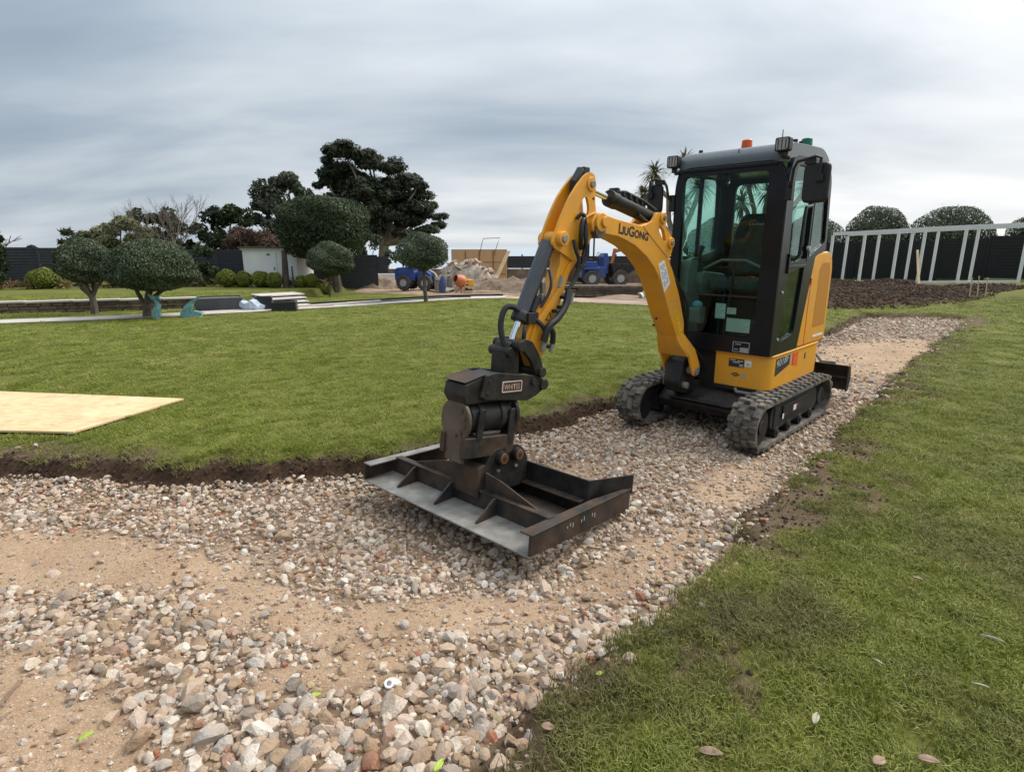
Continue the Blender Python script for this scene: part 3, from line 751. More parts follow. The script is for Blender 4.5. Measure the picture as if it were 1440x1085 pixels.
# badges on the skirt
mb = MB(); mb.prism([(.235, .535), (.235, .685), (-.085, .69), (-.085, .60)], 'Y', .4895, .4915); bd = mb.build('model_badge', M['print'], skirt, smooth=False)
text('9018F', 'model_number', (.215, .4925, .608), (-1, 0, .10), (0, 0, 1), .27, .062, M['silver_print'], skirt, 0.0)
mb = MB(); mb.prism([(-.10, .60), (-.10, .69), (-.135, .69), (-.135, .59)], 'Y', .4895, .4915); mb.build('pale_stripe', surf('pink_stripe', (.62, .35, .3), .4), skirt, smooth=False)
mb = MB(); mb.prism([(-.145, .59), (-.145, .69), (-.175, .69), (-.175, .575)], 'Y', .4895, .4915); mb.build('red_stripe', M['red'], skirt, smooth=False)
mb = MB(); mb.prism([(-.19, .575), (-.19, .69), (-.285, .69), (-.285, .56)], 'Y', .4895, .4915); mb.build('orange_stripe', M['orange_red'], skirt, smooth=False)
mb = MB(); mb.span((.3645, .14, .60), (.3665, .275, .672)); lb = mb.build('information_plate', M['print'], skirt, smooth=False)
mb = MB()
for y0, y1, z in ((.15, .2, .66), (.215, .265, .655), (.175, .235, .642), (.235, .268, .625), (.235, .268, .612)): mb.span((.3662, y0, z - .004), (.3672, y1, z + .004))
mb.build('plate_lines', M['silver_print'], skirt, smooth=False)
mb = MB(); mb.span((.3645, .282, .615), (.3665, .338, .668)); mb.build('number_sticker', M['white'], skirt, smooth=False)
text('91', 'sticker_number', (.3672, .297, .622), (0, 1, 0), (0, 0, 1), .026, .022, M['print'], skirt)
mb = MB()
for dy, dz in ((0, 0), (.018, .010), (.018, -.010), (.036, .010), (.036, -.010), (.054, 0)):
    mb.cyl((.3640, .18 + dy, .535 + dz), (.3668, .18 + dy, .535 + dz), .0085, n=8)
mb.build('dot_emblem', M['print'], skirt, smooth=False)
mb = MB(); mb.prism(arc(.275, .532, .022, 0, 360, 15)[:-1], 'X', .364, .3665); mb.build('round_sticker', M['greyprint'], skirt, smooth=False)
# folded step below the skirt
mb = MB(); mb.tube([(.25, .20, .42), (.37, .22, .405), (.43, .26, .40), (.43, .40, .40), (.37, .43, .405), (.25, .44, .42)], .014, 8); mb.build('tow_step', M['bare_steel'], body)
# ---- cab
cab = EX
BP = M['black_paint']
fo = rpoly([(-.485, .725), (.487, .725), (.482, 2.14), (.40, 2.275), (-.40, 2.275), (-.48, 2.14)], [.01, .02, .12, .06, .06, .12])
fh = rpoly([(-.40, .865), (.335, .865), (.335, 2.20), (-.405, 2.20)], [.06, .09, .05, .05])
mb = MB(); mb.plate(fo, [fh], 'X', .335, .385); mb.build('windscreen_frame', BP, cab, .008)
so = rpoly([(.37, .725), (.375, 2.14), (.30, 2.31), (-.50, 2.33), (-.625, 2.20), (-.70, 1.585), (-.44, 1.535), (-.35, 1.2), (-.225, .725)], [.02, .1, .08, .08, .1, .02, .03, .02, .02])
h_up = rpoly([(.20, 1.475), (.245, 2.13), (.20, 2.245), (-.47, 2.25), (-.565, 2.16), (-.645, 1.655), (-.26, 1.525)], [.03, .05, .06, .06, .08, .04, .03])
h_lo = rpoly([(.215, .825), (.185, 1.395), (-.185, 1.46), (-.105, .875)], [.05, .04, .04, .05])
mb = MB(); mb.plate(so, [h_up, h_lo], 'Y', .445, .487); door = mb.build('door', BP, cab, .006)
def pane(poly, axis, a, parent=cab, name='window_pane'):
    mb = MB(); mb.prism(poly, axis, a, a + .005); return mb.build(name, M['glass'], parent, smooth=False)
grow = lambda P, k=1.02: [((p[0] - np.mean([q[0] for q in P])) * k + np.mean([q[0] for q in P]), (p[1] - np.mean([q[1] for q in P])) * k + np.mean([q[1] for q in P])) for p in P]
pane(grow(h_up), 'Y', .466, door); pane(grow(h_lo), 'Y', .466, door)
mb = MB(); mb.span((-.235, .452, 1.49), (-.205, .492, 2.27)).span((-.285, .46, 1.52), (-.27, .485, 2.25)); mb.build('door_bar', BP, door, .006)
mb = MB(); mb.span((.19, .488, 1.40), (.22, .502, 1.56)).span((.19, .488, 1.44), (-.2, .496, 1.465)); mb.build('door_rail', M['plastic'], door, .005)
mb = MB(); mb.tube([(.05, .47, 1.50), (.04, .51, 1.55), (.03, .515, 1.86), (-.0, .51, 1.93), (-.16, .50, 1.95), (-.2, .47, 1.95)], .014); mb.build('grab_handle', M['plastic'], cab)
mb = MB(); mb.cyl((.26, .487, .86), (.26, .497, .86), .012, n=10).cyl((.27, .487, 1.25), (.27, .497, 1.25), .012, n=10).cyl((-.2, .487, 1.60), (-.2, .51, 1.60), .02, n=10); mb.build('door_catch', M['greyprint'], door)
ro_ = rpoly([(.37, .725), (.375, 2.14), (.30, 2.31), (-.50, 2.33), (-.625, 2.20), (-.66, .725)], [.02, .1, .08, .08, .1, .02])
rh = rpoly([(.27, 1.47), (.27, 2.22), (-.40, 2.24), (-.44, 1.58)], .06)
mb = MB(); mb.plate(ro_, [rh], 'Y', -.487, -.445); mb.build('side_frame', BP, cab, .006); pane(grow(rh), 'Y', -.468)
mb = MB(); mb.span((-.085, -.485, 1.48), (-.06, -.448, 2.25)); mb.build('sliding_window_bar', BP, cab, .004)
bo = rpoly([(-.45, .725), (.45, .725), (.45, 2.2), (.38, 2.3), (-.38, 2.3), (-.45, 2.2)], .05)
bh = rpoly([(-.36, 1.50), (.30, 1.50), (.34, 2.20), (-.36, 2.20)], .06)
mb = MB(); mb.plate(bo, [bh], 'X', -.60, -.565); mb.build('rear_frame', BP, cab, .006); pane(grow(bh), 'X', -.585)
pane(rpoly([(-.415, 1.21), (.35, 1.21), (.35, 2.215), (-.42, 2.215)], .05), 'X', .362); lowpane = pane(rpoly([(-.41, .85), (.35, .85), (.35, 1.205), (-.415, 1.205)], .05), 'X', .352)
mb = MB(); mb.span((.36, -.40, 1.2), (.372, .335, 1.212)); mb.build('screen_seal', M['print'], cab)
# stickers behind the lower windscreen
for y0, y1, z0, z1, mt in ((-.03, .06, 1.005, 1.135, 'white'), (.075, .155, 1.05, 1.105, 'white'), (.08, .285, .90, 1.015, 'white')):
    mb = MB(); mb.span((.348, y0, z0), (.350, y1, z1)); s_ = mb.build('paper_notice', M[mt], cab, smooth=False)
    mb = MB()
    for k in range(int((z1 - z0) / .018)): mb.span((.3502, y0 + .008, z1 - .012 - k * .018), (.3508, y1 - .01 - .02 * (k % 3), z1 - .008 - k * .018))
    mb.build('notice_lines', M['greyprint'], s_, smooth=False)
mb = MB(); mb.plate([(.17, .735), (.315, .735), (.315, .825), (.17, .825)], [[(.175, .74), (.31, .74), (.31, .82), (.175, .82)]], 'X', .385, .388); mb.span((.385, .235, .742), (.3885, .305, .778)).span((.385, .19, .80), (.388, .24, .808)).span((.385, .185, .755), (.388, .22, .763)); mb.build('serial_plate', M['greyprint'], cab, smooth=False)
# roof
rp = rpoly([(.385, 2.25), (.375, 2.33), (.30, 2.405), (-.42, 2.435), (-.60, 2.36), (-.63, 2.24)], [.01, .06, .12, .12, .08, .01], 6)
mb = MB(); mb.prism(rp, 'Y', -.455, .455); roof = mb.build('roof', M['roof'], cab, .06, seg=5)
mb = MB(); mb.span((.375, -.46, 2.235), (.40, .40, 2.262)); mb.build('roof_gutter', BP, roof, .006)
mb = MB()
for x, y in ((.12, -.40), (-.1, -.42), (.1, .40), (-.03, .40), (-.45, .38), (-.5, -.3)): mb.cyl((x, y, 2.395), (x, y, 2.45), .018, n=10)
mb.build('roof_mount', M['plastic'], roof)
mb = MB(); mb.tube([(.38, .05, 2.262), (.335, .05, 2.39)], .005, 6); mb.build('roof_rib', M['roof'], roof)
def beacon(x, y, z, mat, nm):
    e = MB(); e.cyl((x, y, z - .03), (x, y, z + .018), .05, n=20); base_ = e.build('beacon', M['plastic'], EX, .004)
    e = MB(); e.cyl((x, y, z + .018), (x, y, z + .092), .046, .042, n=24); e.build('beacon_lens', mat, base_, .012, seg=3)
beacon(.02, -.03, 2.415, M['amber'], 'amber'); beacon(-.24, .37, 2.41, M['green_lens'], 'green')
mb = MB(); mb.cyl((.19, .33, 2.40), (.19, .33, 2.425), .014, n=10).cyl((.19, .33, 2.42), (.19, .33, 2.52), .0045, .003, n=6); mb.build('antenna', M['plastic'], roof)
def work_light(y, z):
    e = MB(); e.prism(rpoly([(y - .055, z - .05), (y + .055, z - .05), (y + .055, z + .05), (y - .055, z + .05)], .018), 'X', .36, .43)
    e.span((.37, y - .02, z - .09), (.40, y + .02, z - .05)).cyl((.375, y, z - .095), (.375, y + .05, z - .095), .015, n=8)
    b_ = e.build('work_light', M['plastic'], EX, .006)
    e = MB(); e.prism(rpoly([(y - .044, z - .04), (y + .044, z - .04), (y + .044, z + .04), (y - .044, z + .04)], .015), 'X', .4295, .434); ln = e.build('lamp_lens', M['lamp_glass'], b_, .003)
    e = MB()
    for k in (-1, 0, 1): e.span((.434, y + k * .028 - .003, z - .036), (.436, y + k * .028 + .003, z + .036))
    e.build('lens_bar', M['plastic'], b_)
work_light(-.50, 2.335); work_light(.425, 2.375)
# mirrors
def mirror(yc, zc, w, h, s, xm=.46):
    e = MB(); e.prism(rpoly([(yc - w / 2, zc - h / 2), (yc + w / 2, zc - h / 2), (yc + w / 2, zc + h / 2), (yc - w / 2, zc + h / 2)], .05, 5), 'X', xm, xm - .05)
    mm = e.build('wing_mirror', M['plastic'], cab, .022, seg=3)
    e = MB(); e.prism(rpoly([(yc - w / 2 + .02, zc - h / 2 + .02), (yc + w / 2 - .02, zc - h / 2 + .02), (yc + w / 2 - .02, zc + h / 2 - .02), (yc - w / 2 + .02, zc + h / 2 - .02)], .04, 5), 'X', xm - .0505, xm - .052); e.build('mirror_glass', M['mirror'], mm)
    e = MB(); e.tube([(.36, s * .485, zc - .03), (.42, s * .52, zc + .0), (.44, s * .535, zc + h * .40), (.445, s * (.56), zc + h * .56), (.47, s * (abs(yc) - .01), zc + h * .64), (.485, yc + s * .03, zc + h * .58), (.482, yc + s * .03, zc + .05)], .012, 8)
    e.span((.35, s * .475, zc - .11), (.40, s * .525, zc + .03)).box((.475, yc + s * .03, zc + .03), (.03, .05, .05)).box((.45, yc - s * .05, zc + h * .53), (.03, .08, .04)); e.build('mirror_arm', M['plastic'], mm, .004)
mirror(.705, 2.075, .185, .285, 1); mirror(-.645, 2.03, .15, .26, -1)
# interior
mb = MB(); mb.span((-.56, -.44, .728), (.33, .44, .75)); mb.build('cab_floor', M['plastic'], cab)
mb = MB(); mb.span((-.56, -.44, .75), (-.42, .44, 1.42)).span((-.42, -.30, .75), (-.1, .30, 1.14)); mb.build('seat_box', M['plastic'], cab, .02)
mb = MB()
mb.prism(rpoly([(-.24, 1.36), (.24, 1.36), (.235, 1.62), (.165, 1.86), (.12, 1.91), (-.12, 1.91), (-.165, 1.86), (-.235, 1.62)], .06), 'X', -.36, -.26)
mb.build('seat_back', M['seat'], cab, .035, seg=4)
mb = MB(); mb.span((-.36, -.24, 1.22), (.12, .24, 1.34)); sc_ = mb.build('seat_cushion', M['seat'], cab, .045, seg=4)
text('LiuGong', 'seat_lettering', (-.257, -.06, 1.80), (0, 1, 0), (0, 0, 1), .17, .03, M['silver_print'], cab)
for s in (-1, 1):
    mb = MB(); mb.prism(rpoly([(-.35, 1.18), (.12, 1.18), (.18, 1.30), (.14, 1.40), (-.3, 1.36)], .04), 'Y', s * .27, s * .40); cs = mb.build('arm_console', M['grey_plastic'] if s < 0 else M['plastic'], cab, .02)
    mb = MB(); mb.cyl((.10, s * .33, 1.38), (.12, s * .33, 1.46), .04, .022, n=12).tube([(.12, s * .33, 1.46), (.125, s * .33, 1.56), (.11, s * .32, 1.62)], [.016, .018, .026], 10); mb.build('joystick', M['plastic'], cs)
mb = MB(); mb.prism(rpoly([(.05, .80), (.05, 1.30), (.10, 1.49), (.25, 1.50), (.31, 1.44), (.33, .80)], .03), 'Y', -.44, -.335); cn = mb.build('side_console', M['grey_plastic'], cab, .02, seg=3)
for z in (1.16, 1.03):
    mb = MB(); mb.cyl((.315, -.385, z), (.345, -.385, z), .036, n=20); mb.build('air_vent', M['plastic'], cn, .005)
mb = MB()
for y, l in ((-.06, 0), (.0, 0.03)):
    mb.tube([(.22, y, .76), (.20, y, 1.0), (.10 + l, y, 1.28), (.08 + l, y, 1.48)], [.014, .014, .011, .011]).tube([(.08 + l, y, 1.48), (.08 + l, y, 1.53)], .022)
    mb.box((.22, y, .80), (.1, .05, .02)).span((.16, y - .025, .78), (.30, y + .025, .79))
mb.build('travel_lever', M['plastic'], cab, .003)
mb = MB(); mb.tube([(.12, -.28, 1.42), (.16, -.1, 1.5), (.17, .12, 1.5), (.12, .28, 1.42)], .012); mb.build('safety_bar', M['grey_plastic'], cab)
mb = MB(); mb.ball((.24, -.26, 1.1), (.09, .1, .07)); mb.build('folded_cloth', M['blue_cloth'], cab)
mb = MB(); mb.prism(rpoly([(.2, .93), (.3, .93), (.32, 1.08), (.18, 1.08)], .03), 'Y', -.31, -.2); mb.build('storage_bin', M['grey_plastic'], cab, .01)
mb = MB(); mb.ball((-.02, .1, 1.345), (.14, .09, .03)); mb.build('red_rag', M['red'], cab)
mb = MB(); mb.tube([(-.2, .26, 1.36), (-.05, .27, 1.40), (.1, .27, 1.43), (.16, .26, 1.44)], .016); mb.build('arm_rest', M['grey_plastic'], cab)
mb = MB(); mb.span((.2, -.30, .76), (.3, .30, .775)).span((.25, .10, .79), (.31, .19, .86)); mb.build('pedal_plate', M['worn_steel'], cab, .004)
# ---- swing post
YB = -.20
mb = MB(); mb.cyl((.50, YB - .02, .33), (.50, YB - .02, .62), .075, n=20); mb.span((.2, YB - .11, .35), (.52, YB + .07, .42)).span((.2, YB - .11, .52), (.50, YB + .07, .60)); mb.build('swing_bracket', M['black_steel'], EX, .008)
mb = MB(); mb.prism(rpoly([(.42, .36), (.66, .36), (.72, .46), (.66, .64), (.56, .68), (.44, .60)], .03), 'Y', YB - .09, YB + .07); mb.build('swing_post', M['black_steel'], EX, .01)
mb = MB(); mb.cyl((.57, YB - .19, .555), (.57, YB + .16, .555), .036, n=18).cyl((.64, YB - .12, .43), (.64, YB + .11, .43), .03, n=14); mb.build('boom_foot_pin', M['bare_steel'], EX, .004)
# ---- boom
W2 = .093
top = [(2.055, 1.715), (2.07, 1.77), (2.02, 1.82), (1.95, 1.83), (1.78, 1.80), (1.48, 1.765), (1.36, 1.79), (1.30, 1.70), (1.16, 1.60), (1.07, 1.52), (.99, 1.43), (.86, 1.225), (.75, 1.0), (.735, .88)]
und = [(.85, .87), (1.0, 1.09), (1.10, 1.25), (1.18, 1.37), (1.27, 1.46), (1.38, 1.54), (1.54, 1.62), (1.67, 1.66), (1.77, 1.685), (1.93, 1.70)]
mb = MB(); mb.prism(rpoly(top + und, .015, 2), 'Y', YB - W2, YB + W2); boom = mb.build('boom', M['yellow'], EX, .007)
# flared foot: two ears over the post and a web between
for s in (-1, 1):
    mb = MB()
    p_in = [(.735, .90), (.86, .90), (.83, .84), (.71, .70), (.62, .52), (.56, .505), (.50, .54), (.51, .60), (.60, .76)]
    mb.prism(rpoly(p_in, .02, 2), 'Y', YB + s * (W2 - .022), YB + s * W2, None)
    for v in mb.bm.verts:
        k = float(ss(.88, .70, v.co.z)); v.co.y += s * .052 * k
    mb.build('boom_foot', M['yellow'], boom, .006)
mb = MB(); mb.prism([(.74, .90), (.86, .89), (.83, .82), (.73, .70), (.69, .72), (.70, .8)], 'Y', YB - W2, YB + W2)
for v in mb.bm.verts:
    k = float(ss(.88, .70, v.co.z)); v.co.y = YB + (v.co.y - YB) * (1 + .55 * k)
mb.build('boom_web', M['yellow'], boom, .004)
# bracket for the arm cylinder: two lugged plates
for s in (-1, 1):
    mb = MB(); out_p = rpoly([(1.46, 1.76), (1.33, 1.80), (1.27, 1.865), (1.20, 1.865), (1.145, 1.82), (1.15, 1.76), (1.06, 1.70), (1.02, 1.645), (1.03, 1.58), (1.07, 1.52), (1.30, 1.66)], .02)
    mb.plate(out_p, [rpoly([(1.24, 1.775), (1.17, 1.74), (1.13, 1.66), (1.17, 1.66), (1.24, 1.73)], .012)], 'Y', YB + s * (W2 - .024), YB + s * (W2 + .004)); mb.build('cylinder_bracket', M['yellow'], boom, .006)
mb = MB()
for x, z in ((1.20, 1.825), (1.065, 1.645)): mb.cyl((x, YB - W2 - .02, z), (x, YB + W2 + .02, z), .042, n=20)
mb.build('bracket_boss', M['yellow'], boom, .006)
mb = MB()
for x, z in ((1.20, 1.825), (1.065, 1.645)): mb.cyl((x, YB - W2 - .03, z), (x, YB + W2 + .03, z), .018, n=14)
mb.build('bracket_pin', M['bare_steel'], boom, .003)
mb = MB(); mb.cyl((1.975, YB - W2 - .018, 1.772), (1.975, YB + W2 + .018, 1.772), .062, n=28); mb.build('tip_boss', M['yellow'], boom, .006)
mb = MB(); mb.prism(arc(1.955, 1.775, .035, 0, 360, 16)[:-1], 'Y', YB + W2 + .018, YB + W2 + .034); mb.build('tip_pin_cap', M['yellow'], boom, .005)
mb = MB(); mb.cyl((1.985, YB - W2 + .02, 1.725), (1.985, YB + W2 + .012, 1.725), .055, n=20); mb.build('tip_grease_stain', M['rust_steel'], boom)
text('LiuGong', 'boom_lettering', (1.765, YB + W2 + .0015, 1.705), (-1, 0, -.13), (-.06, 0, 1), .385, .072, M['print'], boom, .028, True)
lab = [(1.22, 1.485), (1.135, 1.515), (1.025, 1.335), (1.105, 1.262)]
mb = MB(); mb.prism(rpoly(lab, .006), 'Y', YB + W2 + .0005, YB + W2 + .0022); sl = mb.build('white_label', M['white'], boom, smooth=False)
mb = MB()
for k in range(11):
    u = .12 + .07 * k
    for v0, v1 in ((.15, .36), (.45, .6), (.68, .86)):
        if (k * 7 + int(v0 * 10)) % 5 == 0: continue
        A_ = Vector(lab[0]).lerp(Vector(lab[3]), u); B_ = Vector(lab[1]).lerp(Vector(lab[2]), u); p = A_.lerp(B_, v0); q = A_.lerp(B_, v1); dn = (Vector(lab[3]) - Vector(lab[0])) * .028
        mb.prism([tuple(p), tuple(q), tuple(q + dn), tuple(p + dn)], 'Y', YB + W2 + .0023, YB + W2 + .0028)
mb.build('label_lines', surf('slate_print', (.10, .12, .2), .5), boom, smooth=False)
text('CHSL', 'yellow_lettering', (.925, YB + W2 + .0015, 1.098), (-.58, 0, -1), (-1, 0, .5), .235, .042, M['yprint'], boom)
mb = MB()
for x, z in ((.93, 1.13), (.965, 1.08)): mb.cyl((x + .06, YB - .03, z - .09), (x + .068, YB - .03, z - .095), .01, n=8)
mb.build('boom_plug', M['print'], boom)
# arm cylinder above the boom
a0, a1 = Vector((1.20, YB, 1.825)), Vector((2.065, YB, 2.005)); d = (a1 - a0)
mb = MB(); mb.cyl(a0 + d * .03, a0 + d * .60, .052, n=22).cyl(a0 + d * .56, a0 + d * .66, .058, n=22).cyl(a0 - d * .03, a0 + d * .06, .05, n=18)
cy_ = mb.build('arm_cylinder', M['black_steel'], EX, .005)
mb = MB(); mb.cyl(a0 + d * .6, a1, .024, n=18); mb.build('cylinder_rod', M['chrome'], cy_)
mb = MB(); mb.box(a0 + d * .34 + Vector((0, .0, .06)), (.34, .05, .03), d.to_track_quat('X', 'Z').to_matrix()).tube([a0 + d * .6 + Vector((0, 0, .055)), a0 + d * .45 + Vector((0, .02, .085)), a0 + d * .2 + Vector((0, .03, .08)), a0 + Vector((.0, .03, .06))], .013).tube([a0 + d * .3 + Vector((0, .05, -.04)), a0 + d * .1 + Vector((0, .05, -.07)), a0 + Vector((-.06, .02, -.06))], .013)
for k in range(5): mb.box(a0 + d * (.22 + .09 * k) + Vector((0, .0, .065)), (.03, .075, .035), d.to_track_quat('X', 'Z').to_matrix())
mb.build('cylinder_pipework', M['hose'], cy_, .003)
# ---- dipper arm
WA = .062
horn = [(2.06, 2.085), (2.012, 2.07), (1.995, 2.02), (2.0, 1.91), (1.985, 1.84), (1.975, 1.74), (2.015, 1.69), (2.09, 1.585), (2.20, 1.52), (2.34, 1.585), (2.385, 1.60), (2.425, 1.635), (2.39, 1.70), (2.355, 1.77), (2.31, 1.845), (2.255, 1.925), (2.19, 1.995), (2.11, 2.065)]
hole = rpoly([(2.155, 1.815), (2.075, 1.79), (2.06, 1.86), (2.085, 1.93), (2.12, 1.925), (2.165, 1.86)], .02)
arm = empty('dipper_arm', (0, 0, 0)); arm.parent = EX
for s in (-1, 1):
    mb = MB(); mb.plate(rpoly(horn, .018, 3), [hole] if s > 0 else [], 'Y', YB + s * (WA - .018), YB + s * WA); mb.build('arm_side_plate', M['yellow'], arm, .006)
main = [(2.02, 1.70), (2.075, 1.595), (2.235, 1.44), (2.35, 1.20), (2.44, 1.04), (2.525, .87), (2.56, .86), (2.64, 1.05), (2.595, 1.16), (2.54, 1.235), (2.375, 1.40), (2.325, 1.50), (2.32, 1.62), (2.24, 1.77), (2.12, 1.76)]
mb = MB(); mb.prism(rpoly(main, .02, 3), 'Y', YB - WA + .018, YB + WA - .018); mb.build('arm_box', M['yellow'], arm, .006)
mb = MB(); mb.prism(rpoly([(2.36, 1.60), (2.255, 1.78), (2.16, 1.90), (2.15, 1.87), (2.24, 1.76), (2.33, 1.58)], .01), 'Y', YB - WA + .018, YB + WA - .018); mb.build('arm_front_web', M['yellow'], arm, .004)
for s in (-1, 1):
    mb = MB(); mb.prism(rpoly([(2.10, 1.60), (2.245, 1.45), (2.36, 1.21), (2.45, 1.04), (2.53, .88), (2.555, .88), (2.615, 1.04), (2.555, 1.17), (2.5, 1.22), (2.34, 1.37), (2.26, 1.5)], .02), 'Y', YB + s * (WA - .018), YB + s * (WA - .003)); mb.build('arm_lower_plate', M['yellow'], arm, .005)
mb = MB(); mb.cyl((2.05, YB - WA - .012, 2.01), (2.05, YB + WA + .012, 2.01), .045, n=24).cyl((2.345, YB - WA - .03, 1.665), (2.345, YB + WA + .035, 1.665), .045, n=22); mb.build('pin_boss', M['yellow'], arm, .006)
mb = MB(); mb.cyl((2.05, YB - WA - .018, 2.01), (2.05, YB + WA + .022, 2.01), .022, n=16).cyl((2.345, YB - WA - .035, 1.665), (2.345, YB + WA + .045, 1.665), .024, n=16); mb.build('arm_pin', M['bare_steel'], arm, .003)
mb = MB(); mb.span((2.01, YB + WA - .003, 1.915), (2.028, YB + WA + .002, 1.93)); mb.build('plug', M['print'], arm)
mb = MB(); mb.box((2.045, YB - .01, 2.095), (.06, .07, .05)); mb.tube([(2.08, YB, 2.1), (2.15, YB, 2.02), (2.14, YB, 1.93)], .03); mb.build('rod_eye', M['hose'], arm, .006)
mb = MB(); mb.tube([(1.99, YB + WA + .002, 1.835), (2.07, YB + WA + .006, 1.815), (2.13, YB + WA + .002, 1.785)], .008); mb.build('weld_strip', M['yellow'], arm)
mb = MB(); tri = [(2.43, 1.215), (2.475, 1.165), (2.415, 1.155)]
mb.plate(tri, [[((p[0] - 2.44) * .72 + 2.44, (p[1] - 1.178) * .72 + 1.178) for p in tri]], 'Y', YB + WA - .003, YB + WA - .0015); mb.build('warning_triangle', M['print'], arm, smooth=False)
# bucket cylinder down the front of the arm
b0, b1 = Vector((2.385, YB, 1.655)), Vector((2.735, YB, 1.02)); d = b1 - b0; q = d.to_track_quat('X', 'Y').to_matrix()
mb = MB(); mb.cyl(b0 + d * .02, b0 + d * .70, .05, n=8).cyl(b0 + d * .68, b0 + d * .74, .055, n=20); bc = mb.build('bucket_cylinder', M['grey_cyl'], EX, .006)
mb = MB(); mb.cyl(b0 + d * .72, b1, .022, n=18); mb.build('cylinder_rod', M['chrome'], bc)
mb = MB(); mb.cyl(b0 + d * .70, b0 + d * .765, .058, n=20).box(b0 + d * .735 + Vector((-.05, .045, .0)), (.09, .05, .07)).cyl(b0 + d * .58 + Vector((-.055, .05, .03)), b0 + d * .73 + Vector((-.055, .05, .03)), .02, n=10); mb.build('cylinder_gland', M['hose'], bc, .004)
# link and H-link down to the hitch
mb = MB()
mb.prism(rpoly([(2.70, 1.075), (2.62, 1.05), (2.55, .95), (2.51, .845), (2.55, .80), (2.59, .84), (2.635, .93), (2.70, 1.0), (2.74, 1.03)], .02), 'Y', YB + WA, YB + WA + .028)
mb.prism(rpoly([(2.70, 1.075), (2.62, 1.05), (2.55, .95), (2.51, .845), (2.55, .80), (2.59, .84), (2.635, .93), (2.70, 1.0), (2.74, 1.03)], .02), 'Y', YB - WA, YB - WA - .028)
mb.build('side_link', M['black_steel'], EX, .006)
mb = MB(); mb.prism(rpoly([(2.69, 1.05), (2.78, 1.06), (2.82, 1.0), (2.84, .80), (2.74, .76), (2.70, .86)], .02), 'Y', YB - .075, YB + .05); mb.build('bucket_link', M['black_steel'], EX, .012)
mb = MB(); mb.cyl((2.735, YB - .12, 1.035), (2.735, YB + .115, 1.035), .034, n=18).cyl((2.548, YB - .11, .845), (2.548, YB + .115, .845), .032, n=18).cyl((2.79, YB - .105, 1.0), (2.79, YB + .075, 1.0), .03, n=16); mb.build('link_pin', M['black_steel'], EX, .005)
# hoses
def hose(pts, r=.014, mat='hose', nm='hydraulic_hose'):
    P = [Vector(p) for p in pts]; out = []
    for i in range(len(P) - 1):
        p0, p1, p2, p3 = P[max(i - 1, 0)], P[i], P[i + 1], P[min(i + 2, len(P) - 1)]
        for k in range(6):
            t = k / 6; out.append(.5 * ((2 * p1) + (p2 - p0) * t + (2 * p0 - 5 * p1 + 4 * p2 - p3) * t * t + (3 * p1 - p0 - 3 * p2 + p3) * t ** 3))
    out.append(P[-1]); mb = MB(); mb.tube(out, r, 8); return mb.build(nm, M[mat], EX)
YS = YB + WA + .02
hose([(2.62, YB + .03, 1.19), (2.70, YB, 1.26), (2.755, YB - .02, 1.25), (2.79, YB - .02, 1.16), (2.79, YB, 1.06), (2.77, YB + .02, 1.01)], .019)
hose([(2.16, YS, 1.60), (2.19, YS + .02, 1.70), (2.17, YS + .015, 1.78), (2.14, YS + .01, 1.77), (2.12, YS + .01, 1.66), (2.15, YS + .01, 1.54), (2.155, YS + .01, 1.47)], .015)
hose([(2.20, YS - .01, 1.79), (2.17, YS + .01, 1.82), (2.14, YS + .01, 1.78), (2.145, YS + .02, 1.68), (2.13, YS + .02, 1.56), (2.19, YS + .01, 1.46), (2.27, YS + .01, 1.36)], .013)
hose([(2.24, YS, 1.66), (2.23, YS + .01, 1.60), (2.20, YS + .015, 1.53), (2.22, YS + .01, 1.43), (2.30, YS + .01, 1.33)], .012)
hose([(2.29, YS + .01, 1.34), (2.34, YS + .03, 1.25), (2.42, YS + .035, 1.18), (2.50, YS + .03, 1.13), (2.535, YS + .02, 1.04)], .024)
hose([(2.50, YS + .03, 1.13), (2.46, YS + .03, 1.09), (2.45, YS + .02, 1.02)], .018)
hose([(2.575, YB + .05, 1.19), (2.53, YB + .08, 1.14), (2.50, YB + .09, 1.08), (2.50, YB + .08, 1.03)], .015)
hose([(2.66, YB + .06, 1.14), (2.68, YB + .07, 1.10), (2.67, YB + .06, 1.05), (2.62, YB + .05, 1.02)], .013)
hose([(2.42, YB + .04, 1.47), (2.44, YB + .075, 1.40), (2.47, YB + .08, 1.33), (2.53, YB + .07, 1.25)], .01)
hose([(.90, YB + .02, 1.42), (.83, YB + .05, 1.30), (.74, YB + .06, 1.16), (.66, YB + .04, 1.0), (.60, YB + .02, .84), (.50, YB + .04, .72), (.38, YB + .05, .66)], .016)
hose([(.93, YB - .03, 1.46), (.82, YB - .02, 1.30), (.70, YB - .02, 1.08), (.62, YB - .03, .88), (.52, YB - .02, .74), (.36, YB - .02, .70)], .016)
hose([(.86, YB + .05, 1.35), (.76, YB + .085, 1.22), (.70, YB + .09, 1.1), (.65, YB + .07, .95), (.58, YB + .07, .80), (.42, YB + .12, .64)], .012)
mb = MB()
for p in ((2.165, YS, 1.47), (2.15, YS, 1.50), (2.455, YS + .02, 1.0), (2.50, YB + .08, 1.01), (2.535, YS + .02, 1.02), (2.30, YS + .01, 1.31), (2.33, YS + .015, 1.27), (2.27, YS + .02, 1.29), (2.36, YS, 1.40)):
    mb.cyl(Vector(p) + Vector((-.012, 0, .035)), Vector(p) + Vector((.012, 0, -.035)), .014, n=10)
mb.build('hose_fitting', M['bare_steel'], EX)
mb = MB()
